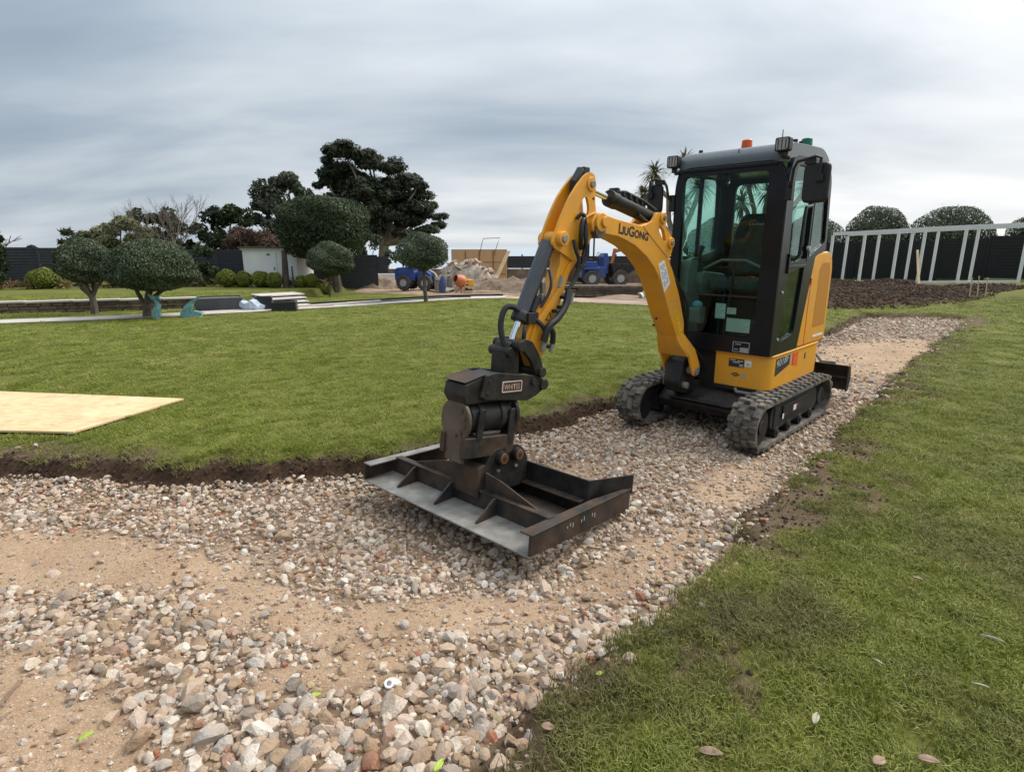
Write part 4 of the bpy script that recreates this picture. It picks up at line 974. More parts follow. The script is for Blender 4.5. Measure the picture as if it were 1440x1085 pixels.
for p in ((2.16, YS + .0, 1.49), (2.31, YS, 1.30), (2.34, YS + .005, 1.24), (2.46, YS, 1.0), (2.40, YS + .01, 1.22)): mb.box(p, (.06, .045, .022))
mb.build('hose_clamp', M['black_steel'], EX, .003)
mb = MB(); mb.box((2.47, YB + .03, 1.35), (.03, .03, .10)).box((2.50, YB + .05, 1.30), (.03, .03, .06)); mb.build('cylinder_fitting', M['bare_steel'], EX, .003)
# ---- tilting hitch and grading attachment; both pitch a little nose-up
AT = empty('tilt_hitch', (2.40, YB - .02, .02)); AT.parent = EX; AT.rotation_euler = (0, R(-6), 0)
def L(x, z): return (x - 2.40, z - .02 - (x - 2.40) * .105)     # machine coordinates into the pitched frame
def LP(P): return [L(*p) for p in P]
near = [(2.60, .80), (2.57, .77), (2.58, .735), (2.66, .70), (2.735, .685), (3.09, .752), (3.135, .78), (3.10, .90), (3.02, .905), (2.64, .825)]
for s in (1, -1):
    mb = MB(); mb.prism(LP(near), 'Y', s * .088, s * .112); pl_ = mb.build('hitch_side_plate', M['black_steel'], AT, .006)
    mb = MB()
    for x, z in ((2.60, .765), (2.70, .80)): mb.cyl((*[L(x, z)[0]], s * .112, L(x, z)[1]), (L(x, z)[0], s * .128, L(x, z)[1]), .034 if x < 2.65 else .022, n=18)
    for x, z in ((3.07, .86), (3.08, .79), (2.99, .89), (2.96, .885)): mb.cyl((L(x, z)[0], s * .112, L(x, z)[1]), (L(x, z)[0], s * .116, L(x, z)[1]), .011, n=10)
    mb.build('hitch_bolt', M['black_steel'], AT, .002)
mb = MB(); a = L(2.80, .79); b2 = L(2.97, .825)
mb.plate(rpoly([(a[0], a[1] - .032), (b2[0], a[1] - .032), (b2[0], a[1] + .036), (a[0], a[1] + .036)], .008), [rpoly([(a[0] + .007, a[1] - .025), (b2[0] - .007, a[1] - .025), (b2[0] - .007, a[1] + .029), (a[0] + .007, a[1] + .029)], .005)], 'Y', .112, .1165)
pf = mb.build('name_plate_rim', surf('pale_pink_metal', (.55, .42, .36), .5), AT)
mb = MB(); mb.span((a[0] + .006, .112, a[1] - .026), (b2[0] - .006, .1135, a[1] + .030)); mb.build('name_plate', surf('brown_plate', (.06, .025, .015), .5), AT, smooth=False)
text('WHITES', 'name_plate_lettering', (b2[0] - .018, .1145, a[1] - .016), (-1, 0, 0), (0, 0, 1), b2[0] - a[0] - .036, .034, surf('pale_pink_letters', (.45, .32, .26), .5), AT)
mb = MB(); mb.prism(LP([(2.70, .78), (2.72, .70), (3.22, .74), (3.255, .80), (3.24, .865), (3.09, .895), (2.98, .895)]), 'Y', -.088, .088); mb.build('hitch_body', M['black_steel'], AT, .012)
mb = MB(); mb.prism(LP([(3.07, .898), (3.235, .872), (3.25, .88), (3.08, .906)]), 'Y', -.10, .09); mb.build('hitch_top_plate', M['worn_steel'], AT, .004)
mb = MB(); c0, c1 = L(2.84, .61), L(3.17, .645); mb.cyl((c0[0], 0, c0[1]), (c1[0], 0, c1[1]), .098, n=32).cyl((c0[0] + .06, 0, c0[1]), (c0[0] + .10, 0, c0[1]), .108, n=32).cyl((c1[0] - .1, 0, c1[1]), (c1[0] - .06, 0, c1[1]), .108, n=32); mb.build('rotary_actuator', M['black_steel'], AT, .006)
def disc(x, zc, mat, nm):
    mb = MB(); pr = arc(0, zc, .128, -35, 215, 20); pr = [(p[0], p[1]) for p in pr] + [(-.075, zc - .16), (-.075, zc - .25), (.075, zc - .25), (.075, zc - .16)]
    mb.prism(pr, 'X', x, x + .024); o = mb.build(nm, mat, AT, .004)
    mb = MB()
    for k in range(5): an = R(-100 + 32 * k + 20); mb.cyl((x + .024, .09 * math.cos(an), zc + .09 * math.sin(an)), (x + .037, .09 * math.cos(an), zc + .09 * math.sin(an)), .012, n=6)
    mb.build('flange_bolt', M['rust_steel'], AT)
disc(L(3.20, .64)[0], L(3.20, .64)[1], M['rust_steel'], 'actuator_end_plate')
disc(L(2.81, .61)[0], L(2.81, .61)[1], M['black_steel'], 'actuator_end_plate')
mb = MB(); mb.prism(rpoly(LP([(3.13, .70), (3.15, .52), (3.10, .52), (3.08, .70)]), .02), 'Y', .095, .115); mb.prism(rpoly(LP([(2.88, .66), (2.89, .44), (2.84, .44), (2.83, .66)]), .02), 'Y', .095, .115); mb.build('cradle_arm', M['black_steel'], AT, .005)
mb = MB(); mb.prism(LP([(2.82, .49), (3.235, .555), (3.24, .435), (3.2, .425), (2.84, .375)]), 'Y', .07, .112); mb.prism(LP([(2.82, .49), (3.235, .555), (3.24, .435), (3.2, .425), (2.84, .375)]), 'Y', -.112, -.07)
mb.prism(LP([(2.86, .46), (3.2, .515), (3.2, .48), (2.86, .425)]), 'Y', -.07, .07); mb.build('quick_coupler', M['worn_steel'], AT, .006)
mb = MB(); mb.prism(LP([(2.90, .52), (3.13, .555), (3.12, .535), (2.9, .50)]), 'Y', -.06, .06); mb.build('coupler_latch', M['bare_steel'], AT, .004)
# grader
GR = empty('grading_attachment', (2.40, -.275, .022)); GR.parent = EX; GR.rotation_euler = (0, R(-4.6), R(2.6))
HW = .735
# frame coordinates: x forward from the rear, y across, z up
mb = MB(); mb.prism([(.70, .012), (.70, .022), (.93, .006), (.93, -.004)], 'Y', -HW, HW); mb.build('cutting_lip', M['bare_steel'], GR, .002)
mb = MB(); mb.span((.675, -HW + .055, -.002), (.70, HW - .055, .125)); mb.build('front_plate', M['worn_steel'], GR, .004)
mb = MB(); mb.span((.66, -HW + .06, .125), (.712, HW - .06, .134)); mb.build('front_flange', M['worn_steel'], GR, .002)
mb = MB(); mb.span((.25, -HW + .14, -.004), (.668, HW - .14, .006)); mb.build('floor_plate', M['rust_steel'], GR, .002)
for s in (-1, 1):
    mb = MB(); mb.prism([(.925, .0), (.925, .110), (.0, .128), (-.03, .115), (-.03, .0)], 'Y', s * HW, s * (HW - .016)); mb.build('end_plate', M['worn_steel'], GR, .004)
    mb = MB(); mb.prism([(.925, s * (HW + .004)), (.925, s * (HW - .075)), (.30, s * (HW - .065)), (-.03, s * (HW - .02)), (-.03, s * (HW + .004))], 'Z', .1125, .123)
    for v in mb.bm.verts: v.co.z += (.925 - v.co.x) * .0185
    mb.build('end_rail', M['bare_steel'] if s < 0 else M['worn_steel'], GR, .003)
    mb = MB(); mb.prism([(.27, s * (HW - .115)), (.27, s * (HW - .125)), (-.05, s * (HW - .010)), (-.05, s * (HW + .002))], 'Z', .1, .225); mb.build('rear_wing', M['black_steel'], GR, .003)
mb = MB(); mb.span((.256, -HW + .118, .0), (.272, HW - .118, .225)); mb.build('rear_plate', M['black_steel'], GR, .004)
mb = MB(); mb.span((.272, -HW + .13, .095), (.335, HW - .13, .105)); mb.build('rear_ledge', M['worn_steel'], GR, .002)
for y in (-.45, -.085, .28):
    mb = MB(); mb.prism([(.70, .014), (.70, .128), (.735, .122), (.86, .022), (.86, .012)], 'Y', y - .007, y + .007); mb.build('lip_gusset', M['worn_steel'], GR, .002)
# ears that take the coupler pins and the sloping side webs
for s in (-1, 1):
    y = .02 + s * .115
    mb = MB(); ear = rpoly([(.28, .08), (.28, .26), (.34, .34), (.40, .365), (.58, .365), (.63, .33), (.70, .22), (.70, .10)], .03)
    mb.prism(ear, 'Y', y - .011, y + .011); e_ = mb.build('coupler_ear', M['black_steel'], GR, .005)
    for x in (.405, .545):
        p = MB(); p.cyl((x, y + s * .010, .305), (x, y + s * .045, .305), .042, n=22); pb = p.build('ear_boss', M['black_steel'], GR, .004)
        p = MB(); p.cyl((x, y + s * .045, .305), (x, y + s * .053, .305), .034, n=20); p.build('pin_end', M['copper'], GR, .003)
        p = MB(); p.cyl((x, y + s * .053, .305), (x, y + s * .0555, .305), .014, n=12); p.build('pin_dimple', M['print'], GR)
    p = MB()
    for x in (.40, .56): p.box((x, y + s * .016, .225), (.022, .012, .014))
    p.build('ear_bolt', M['bare_steel'], GR)
    mb = MB(); mb.prism([(y + s * .012, .10), (y + s * .012, .235), (y + s * .14, .215), (y + s * .44, .128), (y + s * .44, .10)], 'X', .655, .668); mb.build('side_web', M['worn_steel'], GR, .003)
mb = MB()
for x in (.405, .545): mb.cyl((x, -.10, .305), (x, .14, .305), .026, n=18)
mb.build('coupler_pin', M['bare_steel'], GR)
mb = MB(); mb.prism(rpoly([(.62, .08), (.62, .27), (.68, .28), (.72, .26), (.72, .08)], .01), 'Y', -.10, .14); mb.build('front_block', M['worn_steel'], GR, .005)
mb = MB(); mb.span((.28, -.10, .08), (.62, .14, .10)); mb.build('ear_floor', M['black_steel'], GR, .003)
mb = MB()
for k in range(9):
    if k in (3, 6): continue
    mb.box((.62 - .035 * k + .01 * (k % 3), HW + .001, .075 + .008 * (k % 2)), (.006, .002, .010 + .008 * (k % 3)))
mb.build('scratched_marks', M['greyprint'], GR, smooth=False)
# ================================================================== paths, walls, fences
def ribbon(name, near, far, thick, mat, label):
    n = 6; A = []; B = []
    for i in range(len(near) - 1):
        for k in range(n): A.append(near[i] + (near[i + 1] - near[i]) * k / n); B.append(far[i] + (far[i + 1] - far[i]) * k / n)
    A.append(near[-1]); B.append(far[-1]); A = np.array(A); B = np.array(B)
    rows = [A * (1 - t) + B * t for t in (0, .33, .67, 1)]
    zs = [ground(r[:, 0], r[:, 1], False) + thick for r in rows]
    top = np.concatenate([np.column_stack([r, z]) for r, z in zip(rows, zs)]); m_ = len(A)
    V = np.vstack([top, top - np.array([0, 0, thick + .25])]); F = []
    for r in range(3):
        for i in range(m_ - 1): a = r * m_ + i; F.append((a, a + m_, a + m_ + 1, a + 1)[::-1])
    o = 4 * m_
    for r in (0, 3):
        for i in range(m_ - 1): a = r * m_ + i; F.append((a, a + 1, a + 1 + o, a + o))
    ob = npmesh(name, V, F, mat); return props(ob, label, kind='structure')
M['paving'] = surf('pale_paving', (.52, .47, .42), .8, 0, .12, 1.2, (.33, .26, .21), .45, .7, .2, 40)
M['dirt_path'] = surf('pinkish_dirt_path', (.40, .29, .23), .95, 0, .25, .9, (.25, .17, .12), .5, 1.5, .4, 30)
M['dark_slat'] = surf('charcoal_fence_boards', (.030, .035, .042), .6, 0, .2, 3)
M['grey_wall'] = surf('grey_render', (.055, .062, .066), .7, 0, .2, 3)
M['stonewall'] = surf('rough_stone_wall', (.16, .12, .085), .95, 0, .5, 5, (.06, .05, .03), .6, 4, .8, 12, .03)
M['block'] = surf('stained_block_wall', (.21, .165, .12), .95, 0, .35, 3, (.10, .075, .05), .7, 2, .5, 14, .02)
M['ply'] = surf('bare_plywood', (.52, .33, .16), .7, 0, .15, 2, (.38, .2, .09), .4, 2)
M['timber'] = surf('pale_sawn_timber', (.62, .46, .26), .7, 0, .12, 3)
M['oldwood'] = surf('weathered_dark_timber', (.075, .058, .042), .85, 0, .4, 3)
M['white_paint'] = surf('white_painted_boards', (.72, .72, .69), .6, 0, .06, 2, (.5, .47, .42), .25, 1.5)
M['pergola'] = surf('white_pergola_paint', (.78, .78, .76), .6, 0, .08, 3, (.4, .38, .34), .3, 3)
M['blue'] = surf('blue_machine_paint', (.012, .055, .25), .35, 0, .15, 4, DUST, .2, 3)
M['orange'] = surf('orange_mixer_paint', (.52, .15, .045), .45, 0, .15, 4, DUST, .3, 4)
M['verdigris'] = surf('verdigris_bronze', (.19, .38, .38), .6, .2, .4, 9, (.05, .10, .09), .5, 6, .3, 40)
M['black_sheet'] = surf('black_membrane', (.012, .012, .014), .5)
M['blue_sheet'] = surf('pale_blue_sheet', (.42, .50, .60), .6, 0, .25, 8)
M['bark'] = surf('grey_brown_bark', (.12, .095, .07), .95, 0, .4, 8, None, 0, 4, .6, 25, .02)
M['palebark'] = surf('pale_grey_bark', (.24, .195, .15), .95, 0, .3, 8, None, 0, 4, .6, 25, .02)
ribbon('garden_path', LAWN_EDGE[:10], PATH_FAR[:10], .03, M['paving'], 'pale paved path curving round the far edge of the lawn')
ribbon('dirt_track', LAWN_EDGE[9:], PATH_FAR[9:], .02, M['dirt_path'], 'pinkish dirt track beyond the far right edge of the lawn')
def onpath(i0, i1, t0, t1, th):
    """strip lying along the path between lawn-edge stations"""
    a = np.linspace(i0, i1, 14); ip = lambda P: np.column_stack([np.interp(a, np.arange(len(P)), P[:, k]) for k in (0, 1)])
    A, B = ip(LAWN_EDGE), ip(PATH_FAR); return A + (B - A) * t0, A + (B - A) * t1
A_, B_ = onpath(5.2, 8.3, .52, .66, .01); o = ribbon('black_membrane_strip', A_, B_, .055, M['black_sheet'], None); o.pop('kind', None)
props(o, 'long black strip lying along the pale curved path', 'edging')
A_, B_ = onpath(5.0, 8.9, .93, 1.0, .01); o = ribbon('black_edging_strip', A_, B_, .09, M['black_sheet'], None); o.pop('kind', None)
props(o, 'black edging board along the outer side of the pale path', 'edging')
def strip_wall(name, pts, h, t, mat, zoff=0.0, sink=.3):
    mb = MB()
    for (x0, y0), (x1, y1) in zip(pts, pts[1:]):
        L_ = math.hypot(x1 - x0, y1 - y0); n = max(1, int(L_ / .9)); a = math.atan2(y1 - y0, x1 - x0)
        for k in range(n):
            u = (k + .5) / n; x, y = x0 + (x1 - x0) * u, y0 + (y1 - y0) * u; z = float(ground(np.array([x]), np.array([y]), False)[0]) + zoff
            mb.box((x, y, z + h / 2 - sink / 2), (L_ / n - .004, t, h + sink), Matrix.Rotation(a, 3, 'Z'))
    return mb
WALL = [(-24, 9.6), (-17.5, 12.05), (-13.4, 14.25), (-8.95, 16.62)]
w_ = empty('stone_retaining_wall', (-13.4, 14.2, -.1), 0, 'low rough stone retaining wall with pale coping behind the clipped trees', 'wall'); w_.location = (0, 0, 0)
strip_wall('w', WALL, .27, .18, M['stonewall']).build('wall_core', M['stonewall'], w_)
mb = MB(); rg = np.random.default_rng(77)
for (x0, y0), (x1, y1) in zip(WALL, WALL[1:]):
    L_ = math.hypot(x1 - x0, y1 - y0); a = math.atan2(y1 - y0, x1 - x0); rot = Matrix.Rotation(a, 3, 'Z')
    for row in range(3):
        s_ = rg.uniform(0, .2)
        while s_ < L_:
            w = rg.uniform(.18, .42); u = (s_ + w / 2) / L_; x, y = x0 + (x1 - x0) * u, y0 + (y1 - y0) * u; z = float(ground(np.array([x]), np.array([y]), False)[0])
            mb.box((x - math.sin(-a) * 0, y, z + .045 + row * .088), (w - .02, .22 + rg.uniform(0, .05), .074), rot); s_ += w
so_ = mb.build('wall_stone', M['stonewall'], w_, .012); so_['kind'] = 'stuff'
strip_wall('c', WALL, .05, .30, M['paving'], .27, 0).build('coping', M['paving'], w_, .006)
# fences of horizontal boards
M['fence_backing'] = surf('black_fence_backing', (.006, .007, .008), .8)
M['black_board'] = surf('black_fence_boards', (.008, .009, .010), .7, 0, .2, 3)
def fence(name, pts, h, label, board=.115, zbase=None, cat='fence', group=None, mat='dark_slat'):
    e = empty(name, (pts[0][0], pts[0][1], 0), 0, label, cat, group); e.location = (0, 0, 0)
    for (x0, y0), (x1, y1) in zip(pts, pts[1:]):
        L_ = math.hypot(x1 - x0, y1 - y0); n = max(1, round(L_ / 1.83)); a = math.atan2(y1 - y0, x1 - x0); rot = Matrix.Rotation(a, 3, 'Z')
        for k in range(n):
            u = (k + .5) / n; x, y = x0 + (x1 - x0) * u, y0 + (y1 - y0) * u; z = gz(x, y) if zbase is None else zbase
            mb = MB(); m_ = int(h / board)
            for q in range(m_): mb.box((x, y, z + .03 + (q + .5) * board), (L_ / n - .09, .022, board - .022), rot)
            mb.build('board_panel', M[mat], e, 0, False)
            mb = MB(); mb.box((x + .02 * abs(math.sin(a)), y + .02 * abs(math.cos(a)), z + .03 + m_ * board / 2), (L_ / n - .06, .008, m_ * board - .02), rot); mb.build('backing_panel', M['fence_backing'], e, 0, False)
            px_, py_ = x0 + (x1 - x0) * k / n, y0 + (y1 - y0) * k / n
            mb = MB(); mb.box((px_, py_, z + h / 2 - .1), (.075, .075, h + .22), rot); mb.build('post', M[mat], e, 0, False)
    return e
fence('board_fence', [(-29, 18.3), (-22.5, 22.2), (-17.75, 24.6), (-13.6, 26.9), (-6.5, 28.2)], 1.62, 'charcoal horizontal board fence behind the clipped trees and white shed')
# ---- white shed
sx, sy, sz = -10.55, 26.3, gz(-10.55, 26.3)
sh = empty('garden_shed', (sx, sy, sz), R(-4), 'white box shed with flat dark roof beside the board fence', 'shed')
mb = MB(); mb.span((-1.22, -.8, -.1), (1.22, .9, 1.68)); mb.build('shed_wall', M['white_paint'], sh, .01)
mb = MB(); mb.span((-1.34, -.95, 1.68), (1.30, 1.0, 1.745)); mb.build('shed_roof', M['oldwood'], sh, .01)
mb = MB(); mb.span((-1.3, -.84, 1.60), (1.26, -.80, 1.68)); mb.build('fascia_board', M['white_paint'], sh, .004)
mb = MB(); mb.span((-1.0, -.83, .02), (.30, -.803, 1.52)); dr_ = mb.build('shed_door', M['white_paint'], sh, .006)
mb = MB(); mb.span((.18, -.85, .75), (.22, -.83, .87)).span((-.1, -.842, 1.38), (.04, -.83, 1.44)); mb.build('door_handle', M['print'], dr_)
# ---- retaining block wall and fence closing the far side, hoarding
e = empty('block_wall', (0, 0, 0), 0, 'stained block retaining wall below the far charcoal fence', 'wall')
zw = gz(2, 32)
mb = MB(); mb.span((-9.5, 33.0, zw - .5), (13.0, 33.25, .36)); mb.build('wall_face', M['block'], e, .02)
mb = MB()
for x in (-.55, 1.35, 3.3, 6.0): mb.span((x, 32.75, zw - .3), (x + .3, 33.0, .55))
mb.build('rusty_post', surf('rust_brown_post', (.10, .05, .03), .9), e, .01)
fence('far_board_fence', [(-1.2, 33.12), (13.0, 33.12)], .8, 'charcoal board fence on top of the stained block wall', .115, .36)
fence('garden_board_fence', [(-9.6, 31.2), (-6.6, 31.0)], 1.55, 'short charcoal board fence beside the big pine')
hb = empty('plywood_hoarding', (-1.8, 31.2, gz(-1.8, 31.2)), 0, 'bare plywood hoarding standing behind the rubble heap', 'hoarding')
for k in range(4):
    mb = MB(); x0 = -1.42 + k * .74; mb.span((x0, 0, -.15), (x0 + .735, .02, 1.86)); mb.build('plywood_panel', M['ply'], hb, .002)
    mb = MB(); mb.span((x0 - .03, .02, -.15), (x0 + .02, .07, 1.83)); mb.build('batten', M['timber'], hb)
mb = MB()
for z in (.55, 1.18): mb.span((-1.42, -.012, z), (1.5, -.002, z + .02))
mb.build('panel_joint', M['oldwood'], hb)
mb = MB()
for k in (1, 2, 3): mb.span((-1.42 + k * .74 - .025, -.045, -.15), (-1.42 + k * .74 + .025, -.001, 1.8))
mb.build('brace', surf('brown_brace', (.22, .13, .07), .8), hb)
mb = MB(); mb.tube([(.1, -.02, 1.7), (.18, -.02, 2.1), (.28, -.02, 2.42), (1.15, -.02, 2.45), (1.0, -.02, 2.05), (.85, -.02, 1.6)], .018, 6); mb.build('guard_rail', surf('grey_tube', (.2, .2, .2), .5, .5), hb)
def plank(p0, p1, w, t, label, mat='timber'):
    p0, p1 = Vector(p0), Vector(p1); d = p1 - p0; mb = MB(); mb.box((0, 0, d.length / 2), (w, t, d.length))
    o = mb.build('timber_plank', M[mat], None, .004); o.location = p0; o.rotation_euler = d.to_track_quat('Z', 'Y').to_euler()
    return props(o, label, 'plank', 'pale planks leaning on the site')
plank((-1.05, 30.2, gz(-1.05, 30.2)), (-.18, 31.0, 1.36), .26, .05, 'pale plank leaning against the plywood hoarding')
plank((-6.7, 30.0, gz(-6.7, 30.0)), (-7.7, 30.4, 1.15), .22, .05, 'pale plank leaning beside the short fence by the pine')
o = MB(); o.span((-9.2, 30.2, -.6), (-6.0, 30.4, .22)); o = o.build('rendered_wall', M['white_paint'], None, .01); props(o, 'low white rendered wall below the short fence by the pine', 'wall')
# earth bank with broken ground by the site
def mound(name, cx, cy, rx, ry, h, mat, seed, label, cat=None, n=40, kind=None, base_drop=.15):
    V = []; F = []; rg = np.random.default_rng(seed)
    u = np.linspace(-1, 1, n); UX, UY = np.meshgrid(u, u); r = np.hypot(UX, UY); x = cx + UX * rx; y = cy + UY * ry
    f = ss(1.05, .15, r + (fbm(x, y, 1.3, 3, seed) - .5) * .5); z = ground(x, y) - base_drop * (1 - f) + h * f * (.6 + .8 * fbm(x, y, 2.2, 4, seed + 3))
    V = np.stack([x.ravel(), y.ravel(), z.ravel()], 1); ix = np.arange(n * n).reshape(n, n)
    F = np.stack([ix[:-1, :-1], ix[:-1, 1:], ix[1:, 1:], ix[1:, :-1]], -1).reshape(-1, 4)
    o = npmesh(name, V, F, mat, smooth=True); props(o, label, cat, kind=kind); return o
M['spoil'] = surf('brown_spoil_earth', (.15, .10, .065), .95, 0, .5, 4, (.32, .25, .18), .6, 3, .9, 9, .05)
M['rubblemat'] = M['stone']
mound('earth_bank', .6, 26.2, 4.2, 1.7, .55, M['spoil'], 5, 'brown earth bank at the edge of the building site', kind='structure')
mound('earth_bank', -7.0, 29.0, 2.2, 1.2, .6, M['spoil'], 9, 'brown earth bank below the low white wall', kind='structure')
# rubble heap: mound with loose chunks
rb = mound('rubble_heap', -2.2, 27.8, 2.2, 1.5, 1.25, surf('pale_rubble_dust', (.36, .30, .24), .95, 0, .4, 5, (.18, .13, .1), .5, 3), 17, 'heap of pale broken rubble and slabs in front of the plywood hoarding', 'rubble heap')
rg = np.random.default_rng(5)
dgm = rb.data; cov_ = np.empty(len(dgm.vertices) * 3); dgm.vertices.foreach_get('co', cov_); cov_ = cov_.reshape(-1, 3)
cand = cov_[cov_[:, 2] > np.percentile(cov_[:, 2], 45)]
for k in range(110):
    p = cand[rg.integers(len(cand))]; s = rg.uniform(.14, .42); o = bpy.data.objects.new('rubble_chunk', smesh[k % 14]); link(o, rb)
    o.location = (p[0] + rg.normal(0, .05), p[1] + rg.normal(0, .05), p[2] + s * .12); o.scale = (s * 1.5, s, s * .8); o.rotation_euler = rg.normal(0, .6, 3)
# timber sleepers and planks stacked by the dumper
sp = empty('sleeper_stack', (4.6, 22.9, gz(4.6, 22.9)), R(-3), 'stack of dark weathered sleepers lying beside the dirt track', 'timber stack')
for k in range(4):
    for j in range(2):
        mb = MB(); mb.span((-2.6 + .3 * ((k + j) % 3), -.5 + j * .42, k * .105), (2.9 - .35 * ((k * 2 + j) % 3), -.12 + j * .42, k * .105 + .095)); mb.build('sleeper', M['oldwood'] if (k + j) % 3 else M['stonewall'], sp, .008)
tb = empty('timber_trestle', (2.35, 24.6, gz(2.35, 24.6)), R(5), 'small dark timber trestle standing by the sleepers', 'trestle')
mb = MB(); mb.span((-.62, -.2, .40), (.62, .2, .47)); mb.build('trestle_top', M['oldwood'], tb, .006)
for x in (-.5, .5):
    mb = MB(); mb.span((x - .06, -.16, -.05), (x + .06, .16, .40)); mb.build('trestle_leg', M['oldwood'], tb, .006)
pp = MB(); c0 = Vector((4.75, 20.9, gz(4.75, 20.9) + .1)); pp.tube([c0, c0 + Vector((.35, .1, .22)), c0 + Vector((.8, .2, .5))], [.12, .10, .10], 14, False).tube([c0 + Vector((-.08, -.02, -.04)), c0], [.17, .12], 14, False)
o = pp.build('drain_pipe', M['white_paint']); o.modifiers.new('s', 'SOLIDIFY').thickness = .012; props(o, 'short white plastic pipe with flared end propped on the dirt track', 'pipe')
o = MB(); o.span((-.75, -.05, 0), (.75, .05, .03)); o.span((-.7, .05, .0), (.2, .14, .025)); o = o.build('loose_board', M['timber'], None, .002); o.location = (-1.2, 23.9, gz(-1.2, 23.9) + .01); o.rotation_euler = (0, 0, .1); props(o, 'short pale boards lying on the ground before the earth bank', 'board')

# ================================================================== trees and shrubs
def leaf_mat(name, cols, trans=.2, rough=.6):
    m, nt, b = new_mat(name); a = attr(nt, 'tone')
    c = ramp_node(nt, [(i / (len(cols) - 1), x) for i, x in enumerate(cols)], a)
    nt.links.new(c, b.inputs['Base Color']); b.inputs['Roughness'].default_value = rough; b.inputs['Specular IOR Level'].default_value = .3
    t_ = N(nt, 'ShaderNodeBsdfTranslucent'); nt.links.new(c, t_.inputs[0]); x_ = N(nt, 'ShaderNodeMixShader'); x_.inputs[0].default_value = trans
    nt.links.new(b.outputs[0], x_.inputs[1]); nt.links.new(t_.outputs[0], x_.inputs[2]); nt.links.new(x_.outputs[0], nt.nodes['Material Output'].inputs[0]); return m
M['topiary'] = leaf_mat('clipped_grey_green_leaves', [(.028, .042, .020), (.055, .078, .036), (.10, .125, .065), (.20, .225, .14)])
M['pine'] = leaf_mat('dark_pine_needles', [(.018, .028, .014), (.040, .053, .027), (.075, .084, .046), (.14, .135, .085)])
M['evergreen'] = leaf_mat('dark_evergreen_leaves', [(.016, .028, .012), (.032, .052, .02), (.06, .082, .032), (.10, .125, .055)])
M['greygreen'] = leaf_mat('grey_green_leaves', [(.035, .045, .028), (.07, .082, .05), (.12, .13, .085), (.17, .175, .12)])
M['olive'] = leaf_mat('light_olive_feathery_leaves', [(.075, .085, .032), (.15, .16, .065), (.23, .235, .105), (.31, .30, .16)])
M['limebush'] = leaf_mat('lime_green_leaves', [(.06, .085, .012), (.12, .15, .022), (.19, .215, .035), (.26, .27, .06)])
M['brownbush'] = leaf_mat('reddish_brown_twigs', [(.06, .038, .027), (.12, .075, .05), (.17, .11, .075), (.22, .16, .11)])
M['straw'] = leaf_mat('yellowing_strap_leaves', [(.10, .10, .03), (.22, .19, .07), (.34, .27, .11), (.30, .17, .10)])
M['palmleaf'] = leaf_mat('grey_green_spiky_leaves', [(.05, .06, .03), (.10, .11, .06), (.17, .17, .10), (.26, .22, .13)])
def leaves(P, Nrm, size, rg, tilt=.7, aspect=2.2, tone=None):
    n = len(P); q = Nrm + rg.normal(0, tilt, (n, 3)); q /= np.linalg.norm(q, axis=1)[:, None] + 1e-9
    a = np.cross(q, rg.normal(size=(n, 3))); a /= np.linalg.norm(a, axis=1)[:, None] + 1e-9; b = np.cross(q, a)
    s = size * rg.uniform(.6, 1.35, (n, 1)); l = a * s * .5 * math.sqrt(aspect); w = b * s * .5 / math.sqrt(aspect)
    V = np.stack([P - l, P - w + l * .1, P + l, P + w + l * .1], 1).reshape(-1, 3); F = np.arange(4 * n).reshape(n, 4)
    t = rg.random(n) if tone is None else np.clip(tone + rg.normal(0, .18, n), 0, 1); return V, F, np.repeat(t, 4)
def sph(n, rg):
    d = rg.normal(size=(n, 3)); return d / np.linalg.norm(d, axis=1)[:, None]
def crown_obj(parts, mat, parent, name='crown'):
    V = []; F = []; T = []; o = 0
    for v, f, t in parts: V.append(v); F.append(f + o); T.append(t); o += len(v)
    return npmesh(name, np.vstack(V), np.vstack(F), mat, parent, attrs={'tone': ('FLOAT', np.concatenate(T).astype(np.float32))})
def limb(mb, p0, p1, r0, r1, rg, bend=.12, n=5):
    p0, p1 = Vector(p0), Vector(p1); L_ = (p1 - p0).length; P = []
    for k in range(n + 1):
        t = k / n; off = Vector(rg.normal(0, bend * L_ * .3, 3)) * math.sin(math.pi * t); P.append(p0.lerp(p1, t) + off)
    mb.tube(P, [r0 + (r1 - r0) * k / n for k in range(n + 1)], 8); return P
